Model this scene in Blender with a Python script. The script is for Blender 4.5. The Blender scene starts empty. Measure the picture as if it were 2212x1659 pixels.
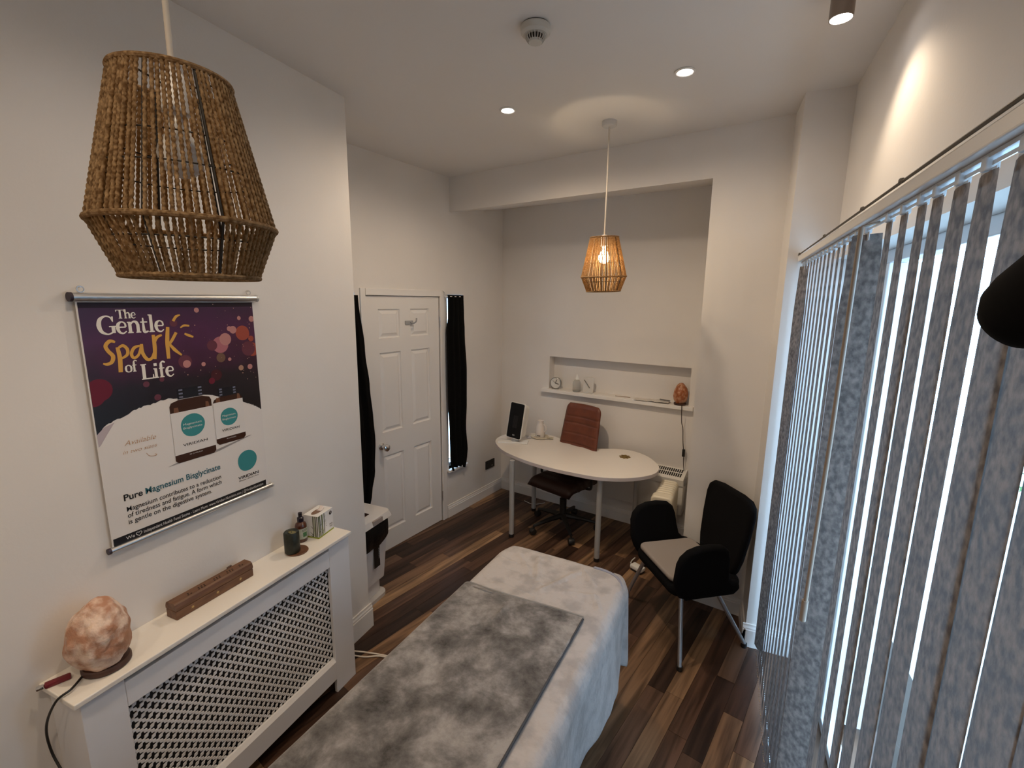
import bpy, bmesh, math, random
from mathutils import Vector, Matrix, noise
random.seed(7)
PI = math.pi
sc = bpy.context.scene
COL = sc.collection

# ------------------------------------------------------------------ camera, world, lights
F_PX = 1000.706
YAW, PIT, ROL = 0.40154, -0.17863, 0.01152
CAM = Vector((1.75868, -0.04164, 1.95755))
fw = Vector((-math.sin(YAW)*math.cos(PIT), math.cos(YAW)*math.cos(PIT), math.sin(PIT)))
rt = Vector((math.cos(YAW), math.sin(YAW), 0)); up = rt.cross(fw)
r2v = rt*math.cos(ROL) + up*math.sin(ROL); u2v = up*math.cos(ROL) - rt*math.sin(ROL)
cd = bpy.data.cameras.new('camera'); cam = bpy.data.objects.new('camera', cd); COL.objects.link(cam)
m = Matrix((r2v, u2v, -fw)).transposed().to_4x4(); m.translation = CAM
cam.matrix_world = m
cd.sensor_fit = 'HORIZONTAL'; cd.sensor_width = 36.0; cd.lens = 36.0*F_PX/2212.0
cd.clip_start = 0.01; cd.clip_end = 100
sc.camera = cam

W = bpy.data.worlds.new('world'); sc.world = W; W.use_nodes = True
bg = W.node_tree.nodes['Background']
bg.inputs[0].default_value = (0.48, 0.72, 1.0, 1); bg.inputs[1].default_value = 9.0

def lamp(name, kind, loc, energy, color, radius=.03, spot=None, blend=.5, aim=None):
    l = bpy.data.lights.new(name, kind); l.energy = energy; l.color = color
    if kind != 'SUN': l.shadow_soft_size = radius
    if spot: l.spot_size = math.radians(spot); l.spot_blend = blend
    o = bpy.data.objects.new(name, l); COL.objects.link(o); o.location = loc
    if aim: o.rotation_euler = (Vector(aim)-Vector(loc)).to_track_quat('-Z', 'Y').to_euler()
    return o
WARM = (1.0, .79, .57); WARM2 = (1.0, .76, .48)
H = 2.93707
DOWN = [(0.693, 2.369), (1.569, 2.273)]
for (x, y), e in zip(DOWN, (29, 7)):
    lamp('downlight_beam', 'SPOT', (x, y, H-.03), e, WARM, .03, 172, .6, (x, y, 0))
    lamp('downlight_core', 'SPOT', (x, y, H-.03), 36 if x < 1 else 14, WARM, .03, 75, .9, (.80, 3.15, .7) if x < 1 else (1.4, 2.3, 0))
for x, y, e in ((0.72, 0.80, 12), (1.45, -0.20, 33), (0.6, -0.7, 22)):          # unseen downlights assumed on this ceiling, added as fill for the room
    lamp('downlight_beam', 'SPOT', (x, y, H-.03), e, WARM, .04, 155, .9, (x, y, 0))
lamp('downlight_core', 'SPOT', (.72, .80, H-.03), 24, WARM, .04, 80, .8, (.66, .86, 0))  # narrow spot added at the unseen downlight to brighten the cover top
lamp('wall_spot_beam', 'SPOT', (2.062, 1.893, 2.835), 11, WARM, .035, 122, .6, (2.12, 1.60, 0))

vs = sc.view_settings
vs.view_transform = 'Standard'; vs.look = 'None'; vs.gamma = 1; vs.use_curve_mapping = False
vs.exposure = 0.0

# ------------------------------------------------------------------ materials
MATS = {}
def mat(name, col, rough=.5, metal=0, spec=.5, bump=None, var=None, emit=None, trans=0, sheen=0, sss=0, alpha=None, stretch=(1,1,1), coat=0):
    """procedural principled material; var=(col2, scale, detail) mixes a second colour by noise, bump=(scale,strength)"""
    if name in MATS: return MATS[name]
    M = bpy.data.materials.new(name); M.use_nodes = True; nt = M.node_tree; N = nt.nodes; L = nt.links
    b = N['Principled BSDF']
    b.inputs['Base Color'].default_value = (*col, 1); b.inputs['Roughness'].default_value = rough
    b.inputs['Metallic'].default_value = metal; b.inputs['Specular IOR Level'].default_value = spec
    if trans: b.inputs['Transmission Weight'].default_value = trans
    if sheen: b.inputs['Sheen Weight'].default_value = sheen; b.inputs['Sheen Roughness'].default_value = .5
    if coat: b.inputs['Coat Weight'].default_value = coat
    if sss:
        b.inputs['Subsurface Weight'].default_value = sss; b.inputs['Subsurface Radius'].default_value = (.02, .008, .004)
    if emit: b.inputs['Emission Color'].default_value = (*emit[0], 1); b.inputs['Emission Strength'].default_value = emit[1]
    if alpha is not None: b.inputs['Alpha'].default_value = alpha
    if var or bump:
        tc = N.new('ShaderNodeTexCoord'); mp = N.new('ShaderNodeMapping'); mp.inputs['Scale'].default_value = stretch
        L.new(tc.outputs['Object'], mp.inputs['Vector'])
    if var:
        nz = N.new('ShaderNodeTexNoise'); nz.inputs['Scale'].default_value = var[1]; nz.inputs['Detail'].default_value = var[2]
        L.new(mp.outputs[0], nz.inputs['Vector'])
        rp = N.new('ShaderNodeValToRGB'); lo, hi = var[3] if len(var) > 3 else (.35, .65)
        rp.color_ramp.elements[0].position = lo; rp.color_ramp.elements[1].position = hi
        rp.color_ramp.elements[0].color = (*col, 1); rp.color_ramp.elements[1].color = (*var[0], 1)
        L.new(nz.outputs['Fac'], rp.inputs['Fac']); L.new(rp.outputs[0], b.inputs['Base Color'])
    if bump:
        n2 = N.new('ShaderNodeTexNoise'); n2.inputs['Scale'].default_value = bump[0]; n2.inputs['Detail'].default_value = 4
        L.new(mp.outputs[0], n2.inputs['Vector'])
        bp = N.new('ShaderNodeBump'); bp.inputs['Strength'].default_value = bump[1]; bp.inputs['Distance'].default_value = bump[2] if len(bump) > 2 else .01
        L.new(n2.outputs['Fac'], bp.inputs['Height']); L.new(bp.outputs[0], b.inputs['Normal'])
    MATS[name] = M
    return M

paint = mat('wall_paint', (.80, .77, .74), .75, spec=.25, var=((.76, .73, .70), 1.6, 3), bump=(90, .08, .004))
ceilpaint = mat('ceiling_paint', (.78, .75, .72), .85, spec=.15, bump=(60, .06, .004))
gloss = mat('white_gloss_paint', (.82, .80, .78), .35, spec=.4, bump=(40, .04, .002))
coverw = mat('cover_satin_paint', (.80, .79, .80), .4, spec=.4, bump=(60, .06, .002))
upvc = mat('white_upvc', (.85, .86, .88), .3)
blackp = mat('black_plastic', (.012, .012, .013), .4)
whitep = mat('white_plastic', (.82, .82, .81), .35)
chrome = mat('chrome', (.75, .75, .76), .12, 1)
alu = mat('brushed_aluminium', (.62, .62, .63), .3, 1)
greymetal = mat('grey_painted_metal', (.42, .43, .45), .4, .2)
fabricblack = mat('black_wool_fabric', (.006, .006, .007), .95, spec=.1, bump=(400, .3, .002))
glassm = mat('clear_glass', (1, 1, 1), .02, trans=1)
def window_glass():
    M = bpy.data.materials.new('window_glass'); M.use_nodes = True; nt = M.node_tree; N = nt.nodes; L = nt.links; N.remove(N['Principled BSDF'])
    t = N.new('ShaderNodeBsdfTransparent'); t.inputs[0].default_value = (.93, .96, .97, 1); g = N.new('ShaderNodeBsdfGlossy'); g.inputs['Roughness'].default_value = .02
    mx = N.new('ShaderNodeMixShader'); mx.inputs[0].default_value = .05
    L.new(t.outputs[0], mx.inputs[1]); L.new(g.outputs[0], mx.inputs[2]); L.new(mx.outputs[0], N['Material Output'].inputs[0]); return M
panem = window_glass()

def wood_floor():
    M = bpy.data.materials.new('laminate_planks'); M.use_nodes = True; nt = M.node_tree; N = nt.nodes; L = nt.links
    b = N['Principled BSDF']; b.inputs['Roughness'].default_value = .42; b.inputs['Specular IOR Level'].default_value = .4
    oi = N.new('ShaderNodeObjectInfo'); tc = N.new('ShaderNodeTexCoord')
    add = N.new('ShaderNodeVectorMath'); add.operation = 'ADD'
    mul = N.new('ShaderNodeVectorMath'); mul.operation = 'SCALE'; mul.inputs['Scale'].default_value = 1
    cx = N.new('ShaderNodeCombineXYZ'); mm = N.new('ShaderNodeMath'); mm.operation = 'MULTIPLY'; mm.inputs[1].default_value = 37
    L.new(oi.outputs['Random'], mm.inputs[0]); L.new(mm.outputs[0], cx.inputs[0]); L.new(mm.outputs[0], cx.inputs[1])
    L.new(tc.outputs['Object'], add.inputs[0]); L.new(cx.outputs[0], add.inputs[1])
    mp = N.new('ShaderNodeMapping'); mp.inputs['Scale'].default_value = (26, 1.6, 1); L.new(add.outputs[0], mp.inputs['Vector'])
    n1 = N.new('ShaderNodeTexNoise'); n1.inputs['Scale'].default_value = 1; n1.inputs['Detail'].default_value = 6; n1.inputs['Distortion'].default_value = .6
    L.new(mp.outputs[0], n1.inputs['Vector'])
    rp = N.new('ShaderNodeValToRGB'); e = rp.color_ramp.elements
    e[0].position = 0; e[0].color = (.034, .018, .012, 1); e[1].position = 1; e[1].color = (.40, .25, .14, 1)
    for p, c in ((.22, (.070, .036, .024)), (.42, (.115, .060, .038)), (.60, (.155, .090, .058)), (.8, (.24, .14, .078))):
        q = e.new(p); q.color = (*c, 1)
    L.new(oi.outputs['Random'], rp.inputs[0])
    r2 = N.new('ShaderNodeValToRGB'); r2.color_ramp.elements[0].position = .38; r2.color_ramp.elements[1].position = .62
    r2.color_ramp.elements[0].color = (.40, .38, .37, 1); r2.color_ramp.elements[1].color = (1.12, 1.1, 1.08, 1)
    L.new(n1.outputs['Fac'], r2.inputs[0])
    mx = N.new('ShaderNodeMix'); mx.data_type = 'RGBA'; mx.blend_type = 'MULTIPLY'; mx.inputs[0].default_value = 1
    L.new(rp.outputs[0], mx.inputs[6]); L.new(r2.outputs[0], mx.inputs[7]); L.new(mx.outputs[2], b.inputs['Base Color'])
    bp = N.new('ShaderNodeBump'); bp.inputs['Strength'].default_value = .15; bp.inputs['Distance'].default_value = .002
    L.new(n1.outputs['Fac'], bp.inputs['Height']); L.new(bp.outputs[0], b.inputs['Normal'])
    return M
M_floor = wood_floor()

def translucent(name, col, tcol, w, rough=.8, var=None, bump=None, stretch=(1,1,1)):
    M = mat(name, col, rough, spec=.2, var=var, bump=bump, stretch=stretch); nt = M.node_tree; N = nt.nodes; L = nt.links
    b = N['Principled BSDF']; out = N['Material Output']
    t = N.new('ShaderNodeBsdfTranslucent'); t.inputs[0].default_value = (*tcol, 1)
    mx = N.new('ShaderNodeMixShader'); mx.inputs[0].default_value = w
    L.new(b.outputs[0], mx.inputs[1]); L.new(t.outputs[0], mx.inputs[2]); L.new(mx.outputs[0], out.inputs[0])
    return M

# ------------------------------------------------------------------ mesh helpers
class MB:
    def __init__(s): s.bm = bmesh.new()
    def quad(s, *pts):
        return s.bm.faces.new([s.bm.verts.new(p) for p in pts])
    def box(s, x0, x1, y0, y1, z0, z1, M=None, bev=0, seg=2):
        vs = [s.bm.verts.new((x, y, z)) for x in (x0, x1) for y in (y0, y1) for z in (z0, z1)]
        fs = [s.bm.faces.new([vs[i] for i in f]) for f in ((0,1,3,2),(4,6,7,5),(0,4,5,1),(2,3,7,6),(0,2,6,4),(1,5,7,3))]
        if bev:
            es = list({e for f in fs for e in f.edges})
            r = bmesh.ops.bevel(s.bm, geom=es, offset=bev, segments=seg, affect='EDGES', profile=.5)
            vs = list({v for f in r['faces'] for v in f.verts} | {v for v in vs if v.is_valid})
        if M is not None: bmesh.ops.transform(s.bm, matrix=M, verts=[v for v in vs if v.is_valid])
        return s
    def prism(s, poly, z0, z1, z0b=None):
        n = len(poly)
        a = [s.bm.verts.new((p[0], p[1], z0 if len(p) < 3 else p[2])) for p in poly]
        b = [s.bm.verts.new((p[0], p[1], z1)) for p in poly]
        s.bm.faces.new(a[::-1]); s.bm.faces.new(b)
        for i in range(n): s.bm.faces.new((a[i], a[(i+1) % n], b[(i+1) % n], b[i]))
        return s
    def extrude(s, poly, O, U, V, Nn, d0, d1):
        """polygon in plane (O,U,V) extruded along Nn from d0 to d1"""
        O, U, V, Nn = map(Vector, (O, U, V, Nn)); n = len(poly)
        a = [s.bm.verts.new(O+U*p[0]+V*p[1]+Nn*d0) for p in poly]; b = [s.bm.verts.new(O+U*p[0]+V*p[1]+Nn*d1) for p in poly]
        s.bm.faces.new(a[::-1]); s.bm.faces.new(b)
        for i in range(n): s.bm.faces.new((a[i], a[(i+1) % n], b[(i+1) % n], b[i]))
        return s
    def lathe(s, prof, seg=24, c=(0,0,0), ax='Z', sx=1, sy=1):
        rings = []
        for r, z in prof:
            ring = []
            if r < 1e-6: ring = [s.bm.verts.new((0, 0, z))]
            else: ring = [s.bm.verts.new((r*sx*math.cos(2*PI*i/seg), r*sy*math.sin(2*PI*i/seg), z)) for i in range(seg)]
            rings.append(ring)
        for a, b in zip(rings, rings[1:]):
            if len(a) == 1 and len(b) == 1: continue
            for i in range(seg):
                j = (i+1) % seg
                if len(a) == 1: s.bm.faces.new((a[0], b[j], b[i]))
                elif len(b) == 1: s.bm.faces.new((a[i], a[j], b[0]))
                else: s.bm.faces.new((a[i], a[j], b[j], b[i]))
        for ring, fl in ((rings[0], True), (rings[-1], False)):
            if len(ring) > 2: s.bm.faces.new(ring[::-1] if fl else ring)
        vs = [v for r in rings for v in r]
        M = Matrix.Translation(c)
        if ax == 'X': M = M @ Matrix.Rotation(PI/2, 4, 'Y')
        if ax == 'Y': M = M @ Matrix.Rotation(-PI/2, 4, 'X')
        if isinstance(ax, Vector): M = M @ ax.to_track_quat('Z', 'Y').to_matrix().to_4x4()
        bmesh.ops.transform(s.bm, matrix=M, verts=vs)
        return s
    def tube(s, pts, r, seg=8, cap=True, closed=False):
        pts = [Vector(p) for p in pts]; n = len(pts); rr = r if isinstance(r, (list, tuple)) else [r]*n
        rings = []; prev = None
        for i, p in enumerate(pts):
            if closed: t = pts[(i+1) % n]-pts[i-1]
            else: t = pts[min(i+1, n-1)]-pts[max(i-1, 0)]
            t.normalize()
            if prev is None:
                a = Vector((0,0,1)) if abs(t.z) < .9 else Vector((1,0,0)); u = t.cross(a).normalized()
            else: u = (prev - t*prev.dot(t)).normalized()
            prev = u; v = t.cross(u)
            rings.append([s.bm.verts.new(p+(u*math.cos(2*PI*k/seg)+v*math.sin(2*PI*k/seg))*rr[i]) for k in range(seg)])
        rng = range(n if closed else n-1)
        for i in rng:
            a, b = rings[i], rings[(i+1) % n]
            for k in range(seg): s.bm.faces.new((a[k], a[(k+1) % seg], b[(k+1) % seg], b[k]))
        if cap and not closed: s.bm.faces.new(rings[0][::-1]); s.bm.faces.new(rings[-1])
        return s
    def grid(s, f, nu, nv):
        g = [[s.bm.verts.new(f(i/nu, j/nv)) for j in range(nv+1)] for i in range(nu+1)]
        for i in range(nu):
            for j in range(nv): s.bm.faces.new((g[i][j], g[i+1][j], g[i+1][j+1], g[i][j+1]))
        return s
    def ico(s, r, c, sub=2, sc_=(1,1,1)):
        M = Matrix.Translation(c) @ Matrix.Diagonal((*sc_, 1))
        bmesh.ops.create_icosphere(s.bm, subdivisions=sub, radius=r, matrix=M); return s
    def mesh(s, name, m=None, smooth=False):
        bmesh.ops.recalc_face_normals(s.bm, faces=s.bm.faces)
        me = bpy.data.meshes.new(name); s.bm.to_mesh(me); s.bm.free()
        if m: me.materials.append(m)
        if smooth:
            for p in me.polygons: p.use_smooth = True
            if smooth != 'all': me.set_sharp_from_angle(angle=math.radians(40))
        return me
    def build(s, name, m, parent=None, smooth=False, mw=None, label=None):
        o = bpy.data.objects.new(name, s.mesh(name, m, smooth)); COL.objects.link(o)
        if parent: o.parent = parent
        if mw is not None: o.matrix_local = mw
        if label: o['label'] = label
        return o
def root(name, loc=(0,0,0), rz=0):
    o = bpy.data.objects.new(name, None); COL.objects.link(o); o.location = loc; o.rotation_euler = (0, 0, rz); o.empty_display_size = .05
    return o
def tag(o, label, cat=None, group=None, kind=None):
    o['label'] = label
    if cat: o['category'] = cat
    if group: o['group'] = group
    if kind: o['kind'] = kind
    return o
def struct(o, label=None):
    o['kind'] = 'structure'
    if label: o['label'] = label
    return o
def copyobj(o, parent=None, name=None):
    c = o.copy(); COL.objects.link(c)
    if parent is not None: c.parent = parent
    return c
def copytree(o):
    r = copyobj(o)
    for ch in list(o.children):
        c = copyobj(ch, r)
        for g in list(ch.children): copyobj(g, c)
    return r
def mod_sub(o, n=2):
    md = o.modifiers.new('sub', 'SUBSURF'); md.levels = n; md.render_levels = n
    for p in o.data.polygons: p.use_smooth = True
    return o
def rrect(w, h, r, n=5, cx=0, cy=0):
    pts = []
    for sx, sy, a0 in ((1,1,0),(-1,1,PI/2),(-1,-1,PI),(1,-1,1.5*PI)):
        for i in range(n+1):
            a = a0+i/n*PI/2; pts.append((cx+sx*(w/2-r)+r*math.cos(a), cy+sy*(h/2-r)+r*math.sin(a)))
    return pts
def wavy(pts, n=12):
    """Catmull-Rom through points"""
    P = [Vector(p) for p in pts]; out = []
    for i in range(len(P)-1):
        a, b, c, d = P[max(i-1,0)], P[i], P[i+1], P[min(i+2,len(P)-1)]
        for k in range(n):
            t = k/n; out.append(.5*((2*b)+(c-a)*t+(2*a-5*b+4*c-d)*t*t+(3*b-a-3*c+d)*t**3))
    out.append(P[-1]); return out

# ------------------------------------------------------------------ text and flat print on a plane
class Plane:
    def __init__(s, O, U, V): s.O, s.U, s.V = Vector(O), Vector(U).normalized(), Vector(V).normalized(); s.N = s.U.cross(s.V)
    def p(s, u, v, d=0): return s.O+s.U*u+s.V*v+s.N*d
def poly(pl, name, pts, m, parent, d=.0006):
    b = MB(); b.bm.faces.new([b.bm.verts.new(pl.p(u, v, d)) for u, v in pts]); return b.build(name, m, parent)
def disc(pl, name, u, v, r, m, parent, d=.0006, ry=None, n=28, wob=0):
    return poly(pl, name, [(u+r*(1+wob*math.sin(3*a+1))*math.cos(a), v+(ry or r)*(1+wob*math.cos(2*a))*math.sin(a)) for a in [2*PI*i/n for i in range(n)]], m, parent, d)
def text(pl, name, s, u, v, m, parent, width=None, height=None, d=.0009, bold=0, shear=0, spacing=1):
    cu = bpy.data.curves.new('t', 'FONT'); cu.body = s; cu.size = 1; cu.offset = bold; cu.shear = shear; cu.space_character = spacing; cu.resolution_u = 4
    o = bpy.data.objects.new('t', cu); COL.objects.link(o)
    dg = bpy.context.evaluated_depsgraph_get(); me = bpy.data.meshes.new_from_object(o.evaluated_get(dg))
    bpy.data.objects.remove(o); bpy.data.curves.remove(cu)
    xs = [q.co.x for q in me.vertices]; ys = [q.co.y for q in me.vertices]
    x0, x1, y1 = min(xs), max(xs), max(ys)
    sx = width/(x1-x0) if width else height/.7
    sy = height/.7 if height else sx
    for q in me.vertices: q.co = pl.p(u+(q.co.x-x0)*sx, v+q.co.y*sy, d)
    me.name = name; me.materials.clear(); me.materials.append(m)
    ob = bpy.data.objects.new(name, me); COL.objects.link(ob); ob.parent = parent
    return ob
def strokes(pl, name, lst, m, parent, d=.0009, O=(0,0), s=1):
    """lst: (points, widths) brush strokes"""
    b = MB()
    for k, (pts, w) in enumerate(lst):
        pts = [Vector((p[0], p[1], 0)) for p in pts]
        if len(pts) > 2: pts = wavy(pts, 6)
        n = len(pts); W_ = []
        for i in range(n):
            t = i/(n-1); x = t*(len(w)-1); j = min(int(x), len(w)-2) if len(w) > 1 else 0
            W_.append(w[0] if len(w) == 1 else w[j]+(w[j+1]-w[j])*(x-j))
        L_, R_ = [], []
        for i in range(n):
            t = pts[min(i+1,n-1)]-pts[max(i-1,0)]; t.normalize(); nn = Vector((-t.y, t.x, 0))
            for lst_, sg in ((L_, 1), (R_, -1)):
                q = pts[i]+nn*W_[i]/2*sg; lst_.append(b.bm.verts.new(pl.p(O[0]+q.x*s, O[1]+q.y*s, d+k*.00001)))
        for i in range(n-1): b.bm.faces.new((L_[i], R_[i], R_[i+1], L_[i+1]))
    return b.build(name, m, parent)

# ================================================================== ROOM SHELL
XD, ANG, YF, YB = -0.29863, 0.18889, 3.4391, 4.16736
R1, R2, RW = -0.19841, -0.17954, -0.03308
HB, HB2, XR1, XR2, YK, XW, YC = 2.66821, 2.81225, 1.70191, 2.08321, 2.69532, 2.28521, 1.93512
def yF(x): return YF+R1*(x-XD)
def yB(x): return YB+R2*x
def xWin(y, base=XW): return base+RW*(YK-y)
# local frames
MD = Matrix.Translation((XD, YF, 0)) @ Matrix(((math.sin(ANG), math.cos(ANG), 0, 0), (math.cos(ANG), -math.sin(ANG), 0, 0), (0, 0, 1, 0), (0, 0, 0, 1)))  # local x = along wall (t), y = out of wall into the room
lb = math.sqrt(1+R2*R2)
MBK = Matrix.Translation((0, YB, 0)) @ Matrix(((1/lb, R2/lb, 0, 0), (R2/lb, -1/lb, 0, 0), (0, 0, 1, 0), (0, 0, 0, 1)))  # local x along back wall, y into the room
lw = math.sqrt(1+RW*RW)
MWN = Matrix.Translation((XW, YK, 0)) @ Matrix(((RW/lw, -1/lw, 0, 0), (-1/lw, -RW/lw, 0, 0), (0, 0, 1, 0), (0, 0, 0, 1)))  # local x runs toward the camera, y into the room
# note: x towards camera => world y = YK - u

# floor: slab and planks
fl = MB().box(-1.2, 2.9, -1.6, 4.8, -.2, -.012).build('floor', mat('subfloor', (.05, .035, .025), .8)); struct(fl, 'dark brown wood-look plank floor')
def clip(polyg, a, b, c):
    out = []
    for i in range(len(polyg)):
        p, q = polyg[i], polyg[(i+1) % len(polyg)]
        dp, dq = a*p[0]+b*p[1]-c, a*q[0]+b*q[1]-c
        if dp <= 0: out.append(p)
        if (dp < 0 < dq) or (dq < 0 < dp):
            t = dp/(dp-dq); out.append((p[0]+(q[0]-p[0])*t, p[1]+(q[1]-p[1])*t))
    return out
pa = math.radians(15.5); px_, py_ = Vector((math.cos(pa), -math.sin(pa))), Vector((math.sin(pa), math.cos(pa)))
PW = .088
rnd = random.Random(3)
for i in range(-24, 46):
    v = -3 + rnd.random()*1.0
    while v < 6:
        ln = rnd.choice((.55, .8, 1.0, 1.25, 1.4)); O = px_*(i*PW)+py_*v
        loc = [(0, 0), (PW-.0012, 0), (PW-.0012, ln-.0012), (0, ln-.0012)]
        P = [tuple(O+px_*a+py_*b) for a, b in loc]
        for c in ((-1, 0, .62), (1, 0, 2.62), (0, -1, .9), (-R2, 1, YB+.02), (-math.cos(ANG), math.sin(ANG), -(math.cos(ANG)*XD-math.sin(ANG)*YF)+.02)):
            P = clip(P, *c)
            if len(P) < 3: break
        if len(P) >= 3:
            # skip what lies wholly under the chimney breast
            if not all(p[0] < -.02 and p[1] < YC-.02 for p in P) and not all(p[0] > XR2+.05 and p[1] > YK+.05 for p in P):
                ori = Vector((O.x, O.y, 0))
                Q = [((Vector(p)-O).dot(px_), (Vector(p)-O).dot(py_)) for p in P]
                b = MB(); b.prism(Q, -.010, 0)
                o = b.build('plank', M_floor, fl); o.location = ori; o.rotation_euler = (0, 0, -pa)
        v += ln

# walls
struct(MB().box(-1.0, 0, -1.6, YC, 0, H).build('wall_left', paint), 'plain white chimney breast wall on the left')
ce = MB().box(-1.2, 2.9, -1.6, 4.8, H, H+.15).build('ceiling', ceilpaint); struct(ce, 'plain off-white ceiling')
TB = .7696
def wallseg(b, M, x0, x1, z0, z1, y0=-.16, y1=0): b.box(x0, x1, y0, y1, z0, z1, M)
b = MB()
SL_R = (-.045, .165, .455, 2.0); SL_L = (-1.2, -.975, .455, 2.0); DR = (-.89, -.137, 1.985)
wallseg(b, MD, -1.9, SL_L[0], 0, H); wallseg(b, MD, SL_L[0], SL_L[1], 0, SL_L[2]); wallseg(b, MD, SL_L[0], SL_L[1], SL_L[3], H)
wallseg(b, MD, SL_L[1], DR[0], 0, H); wallseg(b, MD, DR[0], DR[1], DR[2], H); wallseg(b, MD, DR[1], SL_R[0], 0, H)
wallseg(b, MD, SL_R[0], SL_R[1], 0, SL_R[2]); wallseg(b, MD, SL_R[0], SL_R[1], SL_R[3], H); wallseg(b, MD, SL_R[1], TB+.3, 0, H)
struct(b.build('wall_door', paint), 'white alcove wall around the panelled door')
# alcove closing wall behind chimney breast
b = MB(); NX = (.385*lb, 1.645*lb, 1.137, 1.443); ND = .10
wallseg(b, MBK, -.6, NX[0], 0, H, -.3); wallseg(b, MBK, NX[1], 2.3, 0, H, -.3); wallseg(b, MBK, NX[0], NX[1], 0, NX[2], -.3); wallseg(b, MBK, NX[0], NX[1], NX[3], H, -.3)
wallseg(b, MBK, NX[0], NX[1], NX[2], NX[3], -.3, -ND)
struct(b.build('wall_back', paint), 'white back wall with a long shallow niche')
# ceiling beam with slightly sloping soffit
b = MB(); x0 = XD-.1; x1 = XR1
v = [b.bm.verts.new(p) for p in ((x0, yF(x0), HB), (x1, yF(x1), HB), (x1, yB(x1)+.02, HB2), (x0, yB(x0)+.02, HB2), (x0, yF(x0), H), (x1, yF(x1), H), (x1, yB(x1)+.02, H), (x0, yB(x0)+.02, H))]
for f in ((0,3,2,1),(4,5,6,7),(0,1,5,4),(1,2,6,5),(2,3,7,6),(3,0,4,7)): b.bm.faces.new([v[i] for i in f])
struct(b.build('wall_beam', paint), 'boxed-in white beam over the desk recess')
struct(MB().prism([(XR1, yF(XR1)), (XR2, yF(XR2)), (XR2+.1, yF(XR2)+.1), (XR2+.1, 4.3), (XR1, 4.3)], 0, H).build('wall_pier', paint), 'white pier to the right of the desk recess')
struct(MB().prism([(XR2, YK), (2.50, YK), (2.50, 4.3), (XR2, 4.3)], 0, H).build('wall_corner', paint), 'white return wall at the far end of the blinds')
b = MB(); wallseg(b, MWN, 0, 4.3, 2.17, H, -.32, 0); wallseg(b, MWN, 2.95, 4.3, 0, 2.17, -.32, 0)
struct(b.build('wall_right', paint), 'white wall above the window blinds')
struct(MB().box(-1.0, 2.6, -1.6, -1.3, 0, H).build('wall_rear', paint))

# baseboards
def baseboard(name, M, x0, x1, h=.115, lab=None):
    prof = [(0, 0), (.016, 0), (.016, h-.035), (.013, h-.030), (.013, h-.022), (.009, h-.012), (.008, h), (0, h)]
    b = MB(); b.extrude(prof, M @ Vector((x0, 0, 0)), M.to_3x3() @ Vector((0, 1, 0)), (0, 0, 1), M.to_3x3() @ Vector((1, 0, 0)), 0, x1-x0)
    o = b.build(name, gloss); struct(o, lab); return o
baseboard('baseboard_door', MD, -.075, TB-.005)
baseboard('baseboard_back', MBK, -.14*lb, XR1*lb, .12)
lf = math.sqrt(1+R1*R1)
MFR = Matrix.Translation((XR1, yF(XR1), 0)) @ Matrix(((1/lf, R1/lf, 0, 0), (R1/lf, -1/lf, 0, 0), (0, 0, 1, 0), (0, 0, 0, 1)))
baseboard('baseboard_pier', MFR, 0, (XR2-XR1)*lf)
MSD = Matrix.Translation((XR2, YK, 0)) @ Matrix(((0, -1, 0, 0), (1, 0, 0, 0), (0, 0, 1, 0), (0, 0, 0, 1)))
baseboard('baseboard_return', MSD, -.016, yF(XR2)-YK)
MKK = Matrix.Translation((XR2, YK, 0)) @ Matrix(((1, 0, 0, 0), (0, -1, 0, 0), (0, 0, 1, 0), (0, 0, 0, 1)))
baseboard('baseboard_right', MKK, -.016, .28, .14)
MLF = Matrix(((0, 1, 0, 0), (1, 0, 0, 0), (0, 0, 1, 0), (0, 0, 0, 1)))
baseboard('baseboard_left', MLF, 1.625, YC+.016, .15)
MLE = Matrix.Translation((0, YC, 0)) @ Matrix(((-1, 0, 0, 0), (0, 1, 0, 0), (0, 0, 1, 0), (0, 0, 0, 1)))
baseboard('baseboard_chimney', MLE, 0, .55, .15)

# ---- door
dr = struct(root('door_1', MD @ Vector((-.513, 0, 0)), 0), 'white six-panel door with chrome knob')
dr.matrix_world = MD @ Matrix.Translation((-.513, 0, 0))
c0 = .513
cols = ((-.775, -.57), (-.461, -.258)); rows = ((1.672, 1.885), (.962, 1.567), (.168, .776))
TL, TR, TT = -.882, -.143, 1.978
b = MB()
b.box(TL+c0, TR+c0, -.045, -.022, .004, TT)
xs = [TL, cols[0][0], cols[0][1], cols[1][0], cols[1][1], TR]; zs = [.004, rows[2][0], rows[2][1], rows[1][0], rows[1][1], rows[0][0], rows[0][1], TT]
for i in (0, 2, 4): b.box(xs[i]+c0, xs[i+1]+c0, -.022, -.006, .004, TT)
for i in (0, 2, 4, 6):
    for j in (1, 3): b.box(xs[j]+c0, xs[j+1]+c0, -.022, -.006, zs[i], zs[i+1])
b.build('leaf', gloss, dr)
for cx in cols:
    for rz in rows:
        b = MB(); x0, x1, z0, z1 = cx[0]+c0, cx[1]+c0, rz[0], rz[1]
        ring = lambda i, y: [b.bm.verts.new(p) for p in ((x0+i, y, z0+i), (x1-i, y, z0+i), (x1-i, y, z1-i), (x0+i, y, z1-i))]
        rs = [ring(.0, -.006), ring(.004, -.017), ring(.012, -.019), ring(.036, -.008), ring(.040, -.008)]
        for a, c in zip(rs, rs[1:]):
            for k in range(4): b.bm.faces.new((a[k], a[(k+1) % 4], c[(k+1) % 4], c[k]))
        b.bm.faces.new(rs[-1]); b.build('panel', gloss, dr)
b = MB()
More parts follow.
